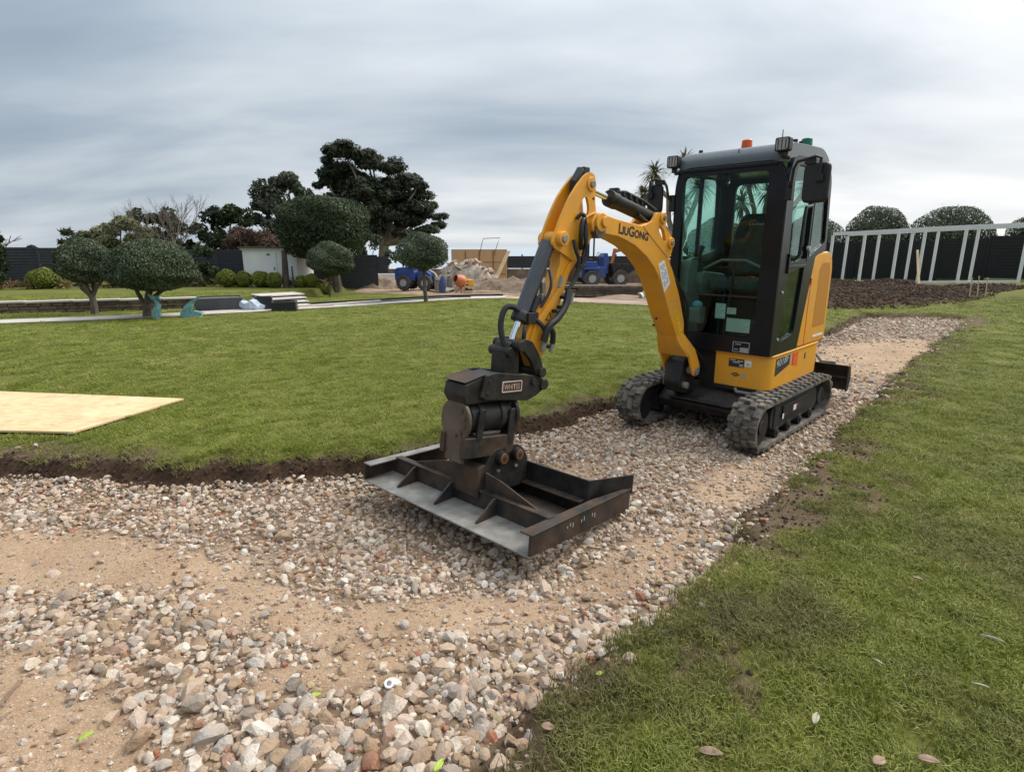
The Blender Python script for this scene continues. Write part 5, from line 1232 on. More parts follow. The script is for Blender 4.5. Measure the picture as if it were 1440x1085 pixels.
def clipped_tree(name, x, y, ctr, rad, label, seed, trunk_r=.07, fork=True, flat=.39, nleaf=9000, group='clipped dome trees', lsize=.038, power=2.0, mat='topiary', trunk='bark', gone=.25, cat='tree', zb=None):
    """standard tree with a tight clipped dome"""
    rg = np.random.default_rng(seed); z0 = gz(x, y) if zb is None else zb; root = empty(name, (x, y, z0), 0, label, cat, group)
    c = np.array([ctr[0] - x, ctr[1] - y, ctr[2] - z0]); rx, ry, rz = rad
    def shape(d):
        d = d / (np.sum(np.abs(d) ** power, 1, keepdims=True) ** (1 / power))
        k = np.where(d[:, 2] < 0, 1 - flat, 1.0); lump = 1 + .05 * np.sin(d[:, 0] * 5 + seed) * np.cos(d[:, 1] * 4 + d[:, 2] * 3) + .03 * np.sin(9 * d[:, 2] + 4 * d[:, 0])
        return d * np.array([rx, ry, rz]) * (np.array([1, 1, 1])[None] * lump[:, None]) * np.stack([np.ones(len(d)), np.ones(len(d)), k], 1)
    d = sph(nleaf, rg); low = (d[:, 2] < -.25) & (rg.random(nleaf) < gone); d = d[~low]
    S = shape(d) * (1 - .16 * rg.random((len(d), 1)) ** 2.2 + .02 * (rg.random((len(d), 1)) < .06))
    ton = .48 + .16 * np.sin(d[:, 0] * 3.1 + seed) * np.cos(d[:, 1] * 2.3 + seed * .7) + .14 * np.sin(d[:, 2] * 7 + d[:, 0] * 5 + seed)
    S = S * (1 + .07 * (rg.random((len(d), 1)) < .025) * rg.random((len(d), 1)))
    parts = [leaves(c + S, d, lsize, rg, .75, 1.9, ton + rg.normal(0, .12, len(d)))]
    n2 = nleaf // 3; d2 = sph(n2, rg); parts.append(leaves(c + shape(d2) * rg.uniform(.5, .86, (n2, 1)), d2, lsize * 1.9, rg, .9, 1.5))
    crown_obj(parts, M[mat], root)
    mb = MB(); hf = max(.3, (c[2] - rz * .75)); tp = Vector((c[0] * .25, c[1] * .25, hf * .62))
    limb(mb, (0, 0, -.15), tp, trunk_r * 1.25, trunk_r, rg, .05)
    if fork:
        for k in range(5):
            a = 6.28 * k / 5 + rg.uniform(-.4, .4); limb(mb, tp, c + np.array([math.cos(a) * rx * .6, math.sin(a) * ry * .6, -rz * .15]), trunk_r * .72, trunk_r * .25, rg, .12)
    else:
        limb(mb, tp, c, trunk_r, trunk_r * .6, rg, .04)
        for k in range(5):
            a = 6.28 * k / 5 + .3; limb(mb, Vector(tp) * .6 + Vector(c) * .4, c + np.array([math.cos(a) * rx * .6, math.sin(a) * ry * .6, -rz * .2]), trunk_r * .5, trunk_r * .2, rg, .1)
    mb.build('trunk', M[trunk], root); return root
def dome(px0, px1, py0, py1, Y, low=.62):
    """centre and radii of a crown seen between these pixel limits at distance Y"""
    c = at((px0 + px1) / 2, py0 + (py1 - py0) * low, Y); k = float((c - CAMV) @ FW) / 800 * (1 - .10 * min(1, abs((px0 + px1) / 2 - 720) / 720))
    return c, (abs(px1 - px0) / 2 * k, abs(px1 - px0) / 2 * k * .95, abs(py1 - py0) * low * k)
c, r = dome(150, 277, 335, 411, 13.6); clipped_tree('clipped_tree', -8.72, 13.55, c, r, 'wide clipped grey green tree with forked trunk next to the verdigris figure', 41, .085, nleaf=30000)
c, r = dome(79, 162, 334, 400, 14.4); clipped_tree('clipped_tree', -10.45, 14.3, c, r, 'clipped grey green tree half hidden behind the wider forked one', 42, .075, nleaf=20000)
c, r = dome(432, 499, 340, 388, 22.5); clipped_tree('clipped_tree', -7.15, 22.5, c, r, 'small clipped dome tree with thin trunk before the lime bushes', 43, .045, False, nleaf=13000, lsize=.045)
c, r = dome(556, 632, 327, 380, 19.0); clipped_tree('clipped_tree', -2.86, 19.0, c, r, 'clipped dome tree with see-through underside in front of the blue loader', 44, .06, False, nleaf=15000, gone=.6)
c, r = dome(395, 517, 278, 362, 25.5, .5); clipped_tree('cloud_pruned_tree', -7.75, 25.6, c, r, 'large dark green box-clipped tree behind the white shed', 45, .19, False, flat=.0, nleaf=26000, lsize=.075, mat='evergreen', group=None, power=3.2)
for q, (a, b_, t_, u, Y, sd, lab) in enumerate([(1186, 1276, 289, 374, 30.5, 51, 'clipped dome tree behind the dark fence, over the far pergola posts'), (1279, 1393, 287, 374, 28.5, 52, 'widest clipped dome tree behind the dark fence and pergola'), (1418, 1530, 288, 374, 27.0, 53, 'clipped dome tree behind the dark fence at its nearest end'), (1090, 1183, 302, 374, 32, 54, 'clipped dome tree behind the fence next to the excavator cab'), (962, 1052, 308, 374, 30, 55, 'clipped dome tree seen through the excavator cab glass')]):
    c, r = dome(a, b_, t_, u, Y); clipped_tree('clipped_tree', c[0], c[1], c, r, lab, sd, .10, False, flat=.39, nleaf=20000, lsize=.06, group='clipped dome trees behind the dark fence', gone=.45)
def blob_tree(name, Y, trunk_px, blobs, mat, label, seed, per=900, lsize=.16, trunk_r=.16, trunk='bark', tilt=.8, aspect=2.0, depth=.8, cat='tree', shell=.45, limbs=True, up=0.0, group=None, trunk_top=None):
    """trunk with limbs to a crown of many leaf clumps; blobs are (px, py, rx, ry) at distance Y"""
    rg = np.random.default_rng(seed); b0 = at(trunk_px[0], trunk_px[1], Y); z0 = gz(b0[0], b0[1]); root = empty(name, (b0[0], b0[1], z0), 0, label, cat, group)
    O_ = np.array([b0[0], b0[1], z0]); parts = []; mb = MB(); cs = []; k = Y / 800 * 1.02
    for px, py, rx, ry in blobs:
        c = at(px, py, Y) - O_; c[1] += rg.uniform(-.5, .5) * depth * rx * k; cs.append((c, rx * k, ry * k))
    zt = min(c[2] - rz for c, rx, rz in cs); mean = np.mean([c for c, _, _ in cs], 0)
    tt = Vector((mean[0] * .3, mean[1] * .3, max(.4, zt + .15 * (mean[2] - zt)))) if trunk_top is None else Vector(at(*trunk_top, Y) - O_)
    limb(mb, (0, 0, -.3), tt, trunk_r * 1.3, trunk_r, rg, .06)
    for c, rx, rz in cs:
        n = int(per * max(.25, min(2.2, (rx * rz) / 1.0))); sub = max(3, int(5 + 4 * rx * rz))
        for s_ in range(sub):
            dd_ = sph(1, rg)[0]; rr = rg.uniform(.25, .95); cc_ = c + dd_ * np.array([rx, rx * .8, rz]) * rr * .75; sr = np.array([rx, rx * .8, rz]) * rg.uniform(.28, .5)
            m_ = n // sub; d = sph(m_, rg); P = cc_ + d * sr * (1 - shell * rg.random((m_, 1)) ** 1.5); dn = d.copy(); dn[:, 2] += up
            parts.append(leaves(P, dn, lsize, rg, tilt, aspect, np.full(m_, rg.uniform(.2, .72))))
        if limbs:
            mid = Vector(tt).lerp(Vector(c), .5) + Vector((0, 0, -.1 * rz)); limb(mb, tt, mid, trunk_r * .55, trunk_r * .33, rg, .12); limb(mb, mid, c, trunk_r * .33, trunk_r * .12, rg, .12)
    crown_obj(parts, M[mat], root); mb.build('trunk', M[trunk], root); return root
# the big pine with layered sprays
pine = [(487, 214, 40, 17), (470, 236, 30, 18), (452, 252, 22, 14), (520, 226, 34, 15), (548, 236, 26, 14), (565, 250, 30, 15), (500, 248, 32, 20), (478, 272, 30, 20), (520, 268, 34, 18), (556, 276, 32, 16), (590, 272, 24, 12), (585, 292, 34, 15), (608, 300, 22, 12), (618, 316, 17, 11), (596, 322, 26, 11), (560, 305, 30, 15), (530, 300, 26, 18), (508, 302, 26, 22), (520, 330, 22, 15), (575, 328, 24, 9), (560, 258, 20, 12), (465, 300, 24, 22), (510, 258, 34, 20), (540, 256, 30, 18), (500, 285, 36, 20), (545, 288, 34, 18), (578, 306, 28, 14), (482, 254, 30, 18), (590, 262, 18, 12), (530, 315, 26, 14), (602, 290, 22, 13), (512, 214, 26, 12)]
blob_tree('pine_tree', 36, (538, 392), pine, 'pine', 'tall dark spreading pine with bare pale limbs showing beneath', 61, 2300, .17, .30, 'palebark', .5, 3.2, 1.2, shell=.7, up=.9, trunk_top=(540, 345))
blob_tree('bushy_tree', 32, (515, 400), [(508, 352, 14, 16), (520, 375, 14, 12), (545, 362, 14, 12), (530, 340, 18, 14)], 'greygreen', 'grey green understorey shrub at the foot of the pine', 62, 900, .14, .08, cat='shrub')
blob_tree('grey_green_tree', 31, (395, 400), [(385, 262, 24, 18), (405, 256, 26, 16), (372, 285, 22, 22), (398, 290, 30, 24), (425, 275, 18, 20), (380, 315, 24, 20), (415, 255, 14, 12), (400, 325, 26, 22), (375, 345, 24, 20), (430, 300, 20, 24)], 'greygreen', 'tall grey green evergreen between the pine and the dark rounded tree', 63, 1200, .17, .2)
blob_tree('rounded_tree', 30, (318, 402), [(300, 310, 26, 20), (325, 300, 28, 18), (345, 308, 22, 20), (310, 335, 30, 22), (340, 335, 24, 20), (285, 325, 16, 18), (300, 360, 30, 18), (335, 362, 28, 18), (275, 350, 16, 18)], 'evergreen', 'dark rounded evergreen tree behind the reddish brown shrub', 64, 1200, .16, .18)
blob_tree('dark_shrub', 25.6, (287, 413), [(285, 352, 22, 16), (278, 378, 20, 18), (296, 380, 20, 20), (287, 400, 18, 12)], 'evergreen', 'dark upright evergreen shrub beside the widest clipped tree', 65, 1500, .10, .07, cat='shrub', limbs=False)
blob_tree('feathery_tree', 28, (175, 410), [(140, 322, 26, 16), (165, 312, 26, 14), (190, 318, 24, 16), (150, 345, 30, 16), (185, 345, 26, 18), (118, 330, 18, 10), (210, 330, 18, 18), (170, 372, 26, 20), (130, 362, 26, 16), (200, 365, 26, 18)], 'olive', 'light olive feathery tree above the board fence', 66, 1900, .15, .12, aspect=4.5, tilt=.5, up=.6)
blob_tree('dark_hedge_tree', 31, (222, 405), [(185, 300, 16, 10), (205, 306, 20, 14), (235, 308, 24, 16), (250, 320, 20, 18), (225, 335, 24, 20), (240, 365, 24, 24), (258, 350, 22, 20), (210, 360, 26, 18), (262, 372, 18, 16)], 'evergreen', 'dark evergreen tree behind the light feathery one', 67, 1100, .15, .16)
blob_tree('brown_shrub', 27.5, (350, 405), [(345, 330, 22, 14), (365, 340, 22, 18), (330, 345, 20, 16), (385, 348, 16, 16), (350, 360, 26, 14)], 'brownbush', 'reddish brown leafless shrub behind the white shed roof', 68, 4200, .15, .1, aspect=11, tilt=.5, up=.8, cat='shrub')
blob_tree('lace_conifer', 27, (100, 402), [(92, 328, 12, 6), (105, 338, 14, 8), (88, 342, 8, 5), (120, 342, 12, 10)], 'greygreen', 'thin pale conifer branches above the clipped tree by the fence', 69, 500, .16, .06, aspect=5)
blob_tree('left_evergreen', 22, (-6, 412), [(-8, 345, 16, 14), (-4, 365, 14, 16), (0, 385, 12, 16), (-15, 330, 18, 14)], 'evergreen', 'dark evergreen shrub at the end of the charcoal fence', 70, 1300, .12, .1, cat='shrub')
for i, (px, py, w) in enumerate([(15, 358, 14), (35, 356, 10), (62, 357, 13), (48, 350, 8)]):
    blob_tree('distant_bush', 44, (px, 375), [(px, py, w, 7)], 'greygreen' if i % 2 else 'evergreen', 'low distant bush beyond the charcoal fence', 80 + i, 500, .22, .08, cat='bush', limbs=False, group='distant bushes beyond the charcoal fence')
rg = np.random.default_rng(4); b0 = at(404, 415, 24.4); mb = MB(); zz = gz(b0[0], b0[1]); t2 = at(399, 352, 24.4); limb(mb, (b0[0], b0[1], zz - .2), (t2[0], b0[1], t2[2]), .17, .11, rg, .03); o = mb.build('dark_tree_stem', M['oldwood']); props(o, 'dark bare tree stem standing in front of the white shed', 'tree')
b0 = at(414, 415, 24.2); mb = MB(); zz = gz(b0[0], b0[1]); mb.box((b0[0], b0[1], zz + .40), (.05, .05, 1.0)); o = mb.build('tree_stake', M['oldwood']); props(o, 'thin dark stake beside the dark bare stem', 'stake')
# bare tree
def bare_tree(name, Y, px, py, top, spread, label, seed, levels=5):
    rg = np.random.default_rng(seed); b0 = at(px, py, Y); z0 = gz(b0[0], b0[1]); root = empty(name, (b0[0], b0[1], z0), 0, label, 'tree'); mb = MB(); tw = MB()
    H = at(px, top, Y)[2] - z0
    def grow_(p, d, L_, r, lv):
        q = p + d * L_; (mb if lv > 1 else tw).tube([p, p.lerp(q, .5) + Vector(rg.normal(0, .05 * L_, 3)), q], [r, r * .8, r * .62], 5 if lv < 3 else 7)
        if lv == 0: return
        for k in range(3 if lv > 1 else 4):
            a = Vector(rg.normal(0, spread, 3)); nd = (d + a); nd.z = max(nd.z, .35); nd.normalize()
            grow_(q if k else p.lerp(q, .7), nd, L_ * rg.uniform(.6, .82), r * .58, lv - 1)
    for k in range(3):
        grow_(Vector((rg.normal(0, .1), 0, -.2)), Vector((rg.normal(0, .22), rg.normal(0, .2), 1)).normalized(), H * (.36 if levels < 6 else .30), .075 if levels < 6 else .06, levels - 1)
    mb.build('trunk', M['palebark'], root); tw.build('twig_crown', surf('mauve_brown_twigs', (.17, .125, .11), .9), root)
bare_tree('bare_tree', 29, 243, 400, 245, .30, 'bare leafless tree with fine mauve twigs above the dark evergreens', 91, 6)
bare_tree('bare_tree', 24, -12, 410, 300, .4, 'bare arching twigs above the shrub at the fence end', 92, 4)
# clipped lime bushes along the bed
def bush(x0, x1, y0, Y, base, sd, label, grp='lime green clipped bushes in the bed', mat='limebush'):
    rg = np.random.default_rng(sd); b0 = at((x0 + x1) / 2, base, Y); z0 = gz(b0[0], b0[1]); root = empty('clipped_bush', (b0[0], b0[1], z0), 0, label, 'bush', grp); k = Y / 800; rx = (x1 - x0) / 2 * k * 1.02; rz = (base - y0) / 2 * k
    d = sph(3200, rg); P = d * np.array([rx, rx, rz]) * (1 - .2 * rg.random((3200, 1)) ** 2) * (1 + .06 * np.sin(6 * d[:, :1] + sd)) + np.array([0, 0, rz])
    P2 = sph(900, rg) * np.array([rx, rx, rz]) * .7 + np.array([0, 0, rz]); tone = np.clip(.15 + .65 * (P[:, 2] / (2 * rz)), 0, 1) * 0 + .5
    crown_obj([leaves(P, d, .06, rg, .7, 1.8, np.full(3200, .55)), leaves(P2, P2, .12, rg, .9, 1.5, np.full(900, .3))], M[mat], root, 'foliage')
    mb = MB()
    for q in range(4): limb(mb, (rg.normal(0, .04), rg.normal(0, .04), -.08), (rg.normal(0, rx * .4), rg.normal(0, rx * .4), rz), .02, .01, rg)
    mb.build('stem', M['bark'], root)
for i, (a, b_, t_, Y, bs, lab) in enumerate([(48, 86, 388, 23.2, 416, 'lone lime green clipped bush in front of the charcoal fence'), (309, 334, 388, 24.6, 412, 'lime green clipped bush beside the dark upright evergreen shrub'), (335, 355, 390, 24.6, 412, 'lime green clipped bush, second from the dark upright shrub'), (357, 380, 390, 24.6, 412, 'lime green clipped bush, third from the dark upright shrub'), (378, 398, 391, 24.2, 412, 'lime green clipped bush in front of the white shed wall'), (418, 432, 394, 24.2, 411, 'small lime green clipped bush right of the white shed'), (430, 448, 392, 24.2, 411, 'round lime green clipped bush right of the white shed'), (449, 466, 395, 24.0, 411, 'lime green clipped bush behind the thin clipped dome tree')]):
    bush(a, b_, t_, Y, bs, 120 + i, lab)
# yellowing strap-leaved plants along the bed
rg = np.random.default_rng(8); parts = []
bed_line = [(-22.5, 21.3), (-17.9, 23.6), (-13.6, 25.8), (-10.0, 25.0), (-7.8, 24.9)]
for (x0, y0), (x1, y1) in zip(bed_line, bed_line[1:]):
    for k in range(int(math.hypot(x1 - x0, y1 - y0) / .22)):
        u = rg.random(); x = x0 + (x1 - x0) * u; y = y0 + (y1 - y0) * u - rg.uniform(0, .5); z = gz(x, y); n_ = 16
        d = sph(n_, rg); d[:, 2] = np.abs(d[:, 2]) + .3; P = np.array([x, y, z + .1]) + d * rg.uniform(.05, .17, (n_, 1))
        parts.append(leaves(P, np.cross(d, rg.normal(size=(n_, 3))), .20, rg, .15, 7, np.full(n_, rg.uniform(.1, .9))))
o = crown_obj(parts, M['straw'], None, 'bed_planting'); props(o, 'low yellowing strap-leaved plants filling the bed before the fence', 'plants', kind='stuff')
# spiky palms behind the cab
def cordyline(name, Y, base_px, heads, label, seed):
    rg = np.random.default_rng(seed); b0 = at(base_px[0], base_px[1], Y); z0 = gz(b0[0], b0[1]); root = empty(name, (b0[0], b0[1], z0), 0, label, 'palm', 'spiky palms behind the excavator'); O_ = np.array([b0[0], b0[1], z0]); mb = MB(); parts = []
    hs = [at(px, py, Y) - O_ + np.array([0, rg.uniform(-.6, .6), 0]) for px, py, r in heads]; zf = min(h[2] for h in hs) * .55; fk = Vector((np.mean([h[0] for h in hs]) * .4, 0, zf)); limb(mb, (0, 0, -.2), fk, .16, .12, rg, .05)
    for h, (px, py, r) in zip(hs, heads):
        limb(mb, fk, h, .10, .07, rg, .1); L_ = r * Y / 800; n_ = 150; d = sph(n_, rg); d[:, 2] = d[:, 2] * .85 + .12; d /= np.linalg.norm(d, axis=1)[:, None]
        l = L_ * rg.uniform(.7, 1.15, (n_, 1)); s = np.cross(d, np.array([0, 0, 1.0])); s /= np.linalg.norm(s, axis=1)[:, None] + 1e-6; w = .022
        a = h + d * .05; m1 = h + d * l * .55 + s * 0; t_ = h + d * l - np.array([0, 0, 1]) * l * .22
        V = np.stack([a - s * w * .6, a + s * w * .6, m1 + s * w, m1 - s * w, m1 - s * w, m1 + s * w, t_ + s * .003, t_ - s * .003], 1).reshape(-1, 3); F = np.arange(n_ * 8).reshape(-1, 4); parts.append((V, F, np.repeat(rg.random(n_), 8)))
    crown_obj(parts, M['palmleaf'], root); mb.build('trunk', M['palebark'], root)
cordyline('spiky_palm', 19, (958, 428), [(927, 240, 25), (905, 272, 17), (962, 228, 24), (985, 262, 26), (962, 288, 24)], 'spiky palm with several heads rising behind the cab mirror', 201)
cordyline('spiky_palm', 20, (1062, 426), [(1040, 285, 24), (1080, 270, 26), (1060, 250, 22), (1085, 300, 20), (1130, 262, 22)], 'spiky palm seen through the rear cab window', 202)

# ================================================================== pergola and fence on the right
pg = [(1164, 27.5), (1208, 26.6), (1254, 25.6), (1290, 24.9), (1346, 23.9), (1431, 22.5), (1530, 21.2)]
FP = [((p - 720) / 800 * d, (d - .35) / .971) for p, d in pg]; zt = [2.10 + .26 * i / 5 for i in range(7)]
PE = empty('white_pergola', (FP[0][0], FP[0][1], gz(*FP[0])), 0, 'long weathered white timber pergola in front of the dark fence', 'pergola'); PE.location = (0, 0, 0)
off = np.array([.80, .60]) * 1.55
for i, (x, y) in enumerate(FP):
    for bk in (0, 1):
        xx, yy = (x, y) if not bk else (x + off[0], y + off[1]); zg = gz(xx, yy); t_ = zt[i] - .004
        mb = MB(); mb.box((xx, yy, (zg - .2 + t_) / 2), (.11, .11, t_ - zg + .2), Matrix.Rotation(R(-45), 3, 'Z')); mb.build('post', M['pergola'], PE, .006)
def beam(p0, p1, w, h, nm):
    p0, p1 = Vector(p0), Vector(p1); d = p1 - p0; mb = MB(); mb.box((p0 + p1) / 2, (d.length, w, h), d.to_track_quat('X', 'Z').to_matrix()); return mb.build(nm, M['pergola'], PE, .004)
for i in range(6):
    for bk in (0, 1):
        q = off * bk; beam((FP[i][0] + q[0], FP[i][1] + q[1], zt[i] + .075 + .0), (FP[i + 1][0] + q[0], FP[i + 1][1] + q[1], zt[i + 1] + .075), .06, .15, 'beam')
for i in range(7): beam((FP[i][0] + .03, FP[i][1] + .02, zt[i] + .10), (FP[i][0] + off[0] * .98, FP[i][1] + off[1] * .98, zt[i] + .10), .05, .085, 'rafter')
for i in range(5):
    x, y = FP[i]; x2, y2 = FP[i + 1]; z_ = (gz(x, y) + gz(x2, y2)) / 2
    beam((x + .1, y + .1, gz(x, y) + .03), (x2 + .1, y2 + .1, gz(x2, y2) + .03), .10, .12, 'sill_board')
fo2 = np.array([.80, .60]) * 2.6
fence('dark_board_fence', [(FP[0][0] + fo2[0] - 6.5, FP[0][1] + fo2[1] + 4.6), (FP[0][0] + fo2[0], FP[0][1] + fo2[1]), (FP[5][0] + fo2[0], FP[5][1] + fo2[1]), (FP[6][0] + fo2[0] + 1.5, FP[6][1] + fo2[1] - 1.5)], 1.95, 'tall black board fence standing behind the white pergola', .14, mat='black_board')
o = plank((17.35, 24.6, gz(17.35, 24.6)), (17.75, 25.6, 1.45), .09, .05, 'pale plank leaning inside the white pergola'); o['group'] = 'loose planks'
for i, (px, py, tp) in enumerate([(1364, 414, 391), (1374, 421, 389), (1386, 415, 391)]):
    Y = 17.5; b0 = at(px, py, Y); zz = gz(b0[0], b0[1]); t2 = at(px + 3, tp, Y); mb = MB(); mb.tube([(b0[0], b0[1], zz - .1), (t2[0], b0[1], t2[2])], [.018, .014], 6); mb.box((t2[0], b0[1], t2[2]), (.05, .02, .02))
    o = mb.build('marker_stake', M['timber']); props(o, 'thin pale marker stake standing in the dark soil bed', 'stake', 'marker stakes in the soil bed')

# ================================================================== machines on the site
def wheel(parent, x, y, r, w):
    e = empty('wheel', (x, y, r)); e.parent = parent
    mb = MB(); mb.plate(arc(0, 0, r, 0, 360, 24)[:-1], [arc(0, 0, r * .5, 0, 360, 24)[:-1]], 'Y', -w / 2, w / 2)
    for k in range(16):
        a = 2 * math.pi * k / 16
        for s in (-1, 1): mb.box((r * math.cos(a + .1 * s), s * w * .24, r * math.sin(a + .1 * s)), (.035, w * .46, .05), Matrix.Rotation(-a, 3, 'Y'))
    mb.build('tyre', M['tyre'], e, .02); mb = MB(); mb.cyl((0, -w * .38, 0), (0, w * .38, 0), r * .52, n=20).cyl((0, -w * .42, 0), (0, w * .42, 0), r * .18, n=12); mb.build('rim', M['greyprint'], e, .006)
def dumper():
    x, y = 4.45, 29.3; z = gz(x, y) + .05; e = empty('site_dumper', (x, y, z), R(10), 'blue site dumper with roll bar standing before the block wall', 'dumper')
    for wx in (-.62, .85):
        for s in (-1, 1): wheel(e, wx, s * .62, .40, .30)
    mb = MB(); mb.prism(rpoly([(-1.1, .42), (-1.1, 1.12), (-.95, 1.22), (-.35, 1.22), (-.25, .95), (.15, .95), (.15, .42)], .06), 'Y', -.48, .48); mb.build('engine_body', M['blue'], e, .03)
    mb = MB(); mb.span((-1.08, -.72, .84), (-.25, -.46, .90)).span((-1.08, .46, .84), (-.25, .72, .90)); mb.build('mudguard', M['blue'], e, .01)
    mb = MB(); mb.prism(rpoly([(.12, .62), (.0, 1.40), (.1, 1.62), (.26, 1.62), (.34, 1.2), (.30, .62)], .04), 'Y', -.36, .36); mb.build('front_cowl', M['blue'], e, .03)
    mb = MB(); mb.prism(rpoly([(.5, .55), (.36, 1.12), (.42, 1.16), (1.55, 1.05), (1.75, .92), (1.2, .55)], .03), 'Y', -.62, .62); mb.build('skip', M['black_steel'], e, .015)
    mb = MB(); mb.span((.1, -.25, .42), (1.0, .25, .58)); mb.build('chassis', M['black_steel'], e, .01)
    mb = MB(); mb.span((-.80, -.24, 1.22), (-.38, .24, 1.32)).prism(rpoly([(-.84, 1.25), (-.9, 1.62), (-.82, 1.64), (-.72, 1.3)], .03), 'Y', -.24, .24); mb.build('seat', M['plastic'], e, .02)
    mb = MB(); mb.tube([(-.5, -.42, .9), (-.5, -.42, 2.30), (-.5, -.36, 2.50), (-.5, -.2, 2.58), (-.5, .2, 2.58), (-.5, .36, 2.50), (-.5, .42, 2.30), (-.5, .42, .9)], .045, 10); mb.cyl((-.5, 0, 2.58), (-.5, 0, 2.70), .05, n=12); mb.build('roll_bar', M['plastic'], e)
    mb = MB(); mb.tube([(.05, 0, 1.40), (-.12, 0, 1.50)], .02); ring = [(-.14 + .07 * math.sin(a) * .4, .17 * math.cos(a), 1.52 + .17 * math.sin(a) * .8) for a in np.linspace(0, 2 * math.pi, 17)]; mb.tube(ring, .014, 6); mb.build('steering_wheel', M['plastic'], e)
dumper()
def loader():
    x, y = -4.15, 25.9; z = gz(x, y) + .03; e = empty('mini_loader', (x, y, z), R(-14), 'small blue articulated loader with grey bucket behind the clipped dome tree', 'loader')
    for wx in (-.55, .45):
        for s in (-1, 1): wheel(e, wx, s * .44, .33, .24)
    mb = MB(); mb.prism(rpoly([(-1.0, .4), (-1.02, .86), (-.9, .98), (-.2, 1.0), (-.05, .8), (-.05, .4)], .06), 'Y', -.40, .40); mb.build('engine_body', M['blue'], e, .03)
    mb = MB(); mb.prism(rpoly([(.05, .38), (.05, .82), (.3, .95), (.66, .72), (.7, .38)], .05), 'Y', -.36, .36); mb.build('front_body', M['blue'], e, .02)
    mb = MB(); mb.span((-.1, -.2, .3), (.1, .2, .5)); mb.build('pivot_joint', M['black_steel'], e)
    mb = MB(); mb.span((-.45, -.22, 1.0), (-.1, .22, 1.08)).prism(rpoly([(-.5, 1.02), (-.58, 1.38), (-.5, 1.4), (-.4, 1.06)], .03), 'Y', -.22, .22); mb.build('seat', M['plastic'], e, .02)
    mb = MB()
    for s in (-1, 1): mb.tube([(-.6, s * .36, .95), (-.6, s * .34, 1.75), (.1, s * .34, 1.78), (.25, s * .36, .9)], .03, 8)
    mb.build('roll_cage', M['plastic'], e)
    mb = MB(); mb.prism(rpoly([(.1, .95), (.2, 1.06), (.75, .75), (1.02, .35), (.95, .28), (.66, .64)], .03), 'Y', -.1, .1); mb.build('loader_arm', M['bare_steel'], e, .01)
    mb = MB(); mb.prism([(1.0, .62), (1.02, .05), (1.45, .0), (1.45, .02), (1.06, .10), (1.05, .62)], 'Y', -.72, .72); mb.span((1.0, -.73, .02), (1.3, -.715, .5)).span((1.0, .715, .02), (1.3, .73, .5)); mb.build('bucket', M['bare_steel'], e, .004)
loader()
def mixer():
    x, y = -2.15, 24.6; z = gz(x, y); e = empty('cement_mixer', (x, y, z), R(20), 'tipped orange cement mixer at the foot of the rubble heap', 'cement mixer'); e.scale = (.82, .82, .82)
    prof = [(.0, .16), (.06, .28), (.22, .34), (.42, .30), (.60, .18), (.64, .19)]; ax = Vector((-.75, -.35, .35)).normalized(); mb = MB(); o0 = Vector((.15, .05, .55)); mb.tube([o0 + ax * p[0] for p in prof], [p[1] for p in prof], 20, False); mb.build('drum', M['orange'], e)
    mb = MB()
    for s in (-1, 1): mb.tube([(.05, s * .33, .0), (.08, s * .3, .48), (.3, s * .2, .56)], .03, 8)
    mb.tube([(-.35, 0, 0), (.0, 0, .36), (.42, 0, .5)], .03, 8); mb.build('stand', M['orange'], e)
    mb = MB(); mb.span((.28, -.18, .38), (.62, .18, .72)); mb.build('motor_box', surf('yellow_mixer_cover', (.65, .35, .02), .5), e, .03)
    for s in (-1, 1):
        mb = MB(); mb.cyl((.35, s * .34, .14), (.35, s * .40, .14), .14, n=18); mb.build('wheel', M['tyre'], e, .01)
mixer()
o = MB(); o.tube([(0, 0, 0), (.02, 0, .34), (.06, .02, .60), (.05, 0, .72)], [.13, .16, .13, .05], 12); o = o.build('cement_sack', surf('navy_sack', (.05, .065, .16), .7), None); o.location = (-2.95, 24.3, gz(-2.95, 24.3)); props(o, 'upright navy blue sack beside the cement mixer', 'sack')
# orange digger arm beyond the dumper
od = empty('orange_digger', (7.9, 31.0, gz(7.9, 31.0)), R(170), 'orange digger parked in front of the block wall beyond the dumper', 'excavator')
mb = MB(); mb.span((-.9, -.7, .0), (.9, -.35, .5)).span((-.9, .35, .0), (.9, .7, .5)); mb.build('track', M['rubber'], od, .15)
mb = MB(); mb.prism(rpoly([(-1.0, .6), (-1.0, 1.35), (-.5, 1.45), (.6, 1.15), (.7, .6)], .08), 'Y', -.65, .65); mb.build('body', M['orange'], od, .04)
mb = MB(); mb.prism(rpoly([(.5, .9), (.6, .8), (1.5, 2.0), (2.4, 1.7), (2.45, 1.85), (1.5, 2.25)], .05), 'Y', -.09, .09); mb.build('boom', M['orange'], od, .01)
mb = MB(); mb.prism(rpoly([(2.3, 1.95), (2.5, 1.95), (2.65, 1.0), (2.5, 1.0)], .03), 'Y', -.08, .08); mb.build('arm', M['orange'], od, .01)
mb = MB(); mb.prism(rpoly([(2.45, 1.0), (2.75, 1.0), (2.8, .7), (2.5, .5), (2.3, .65)], .06), 'Y', -.22, .22); mb.build('bucket', M['black_steel'], od, .01)

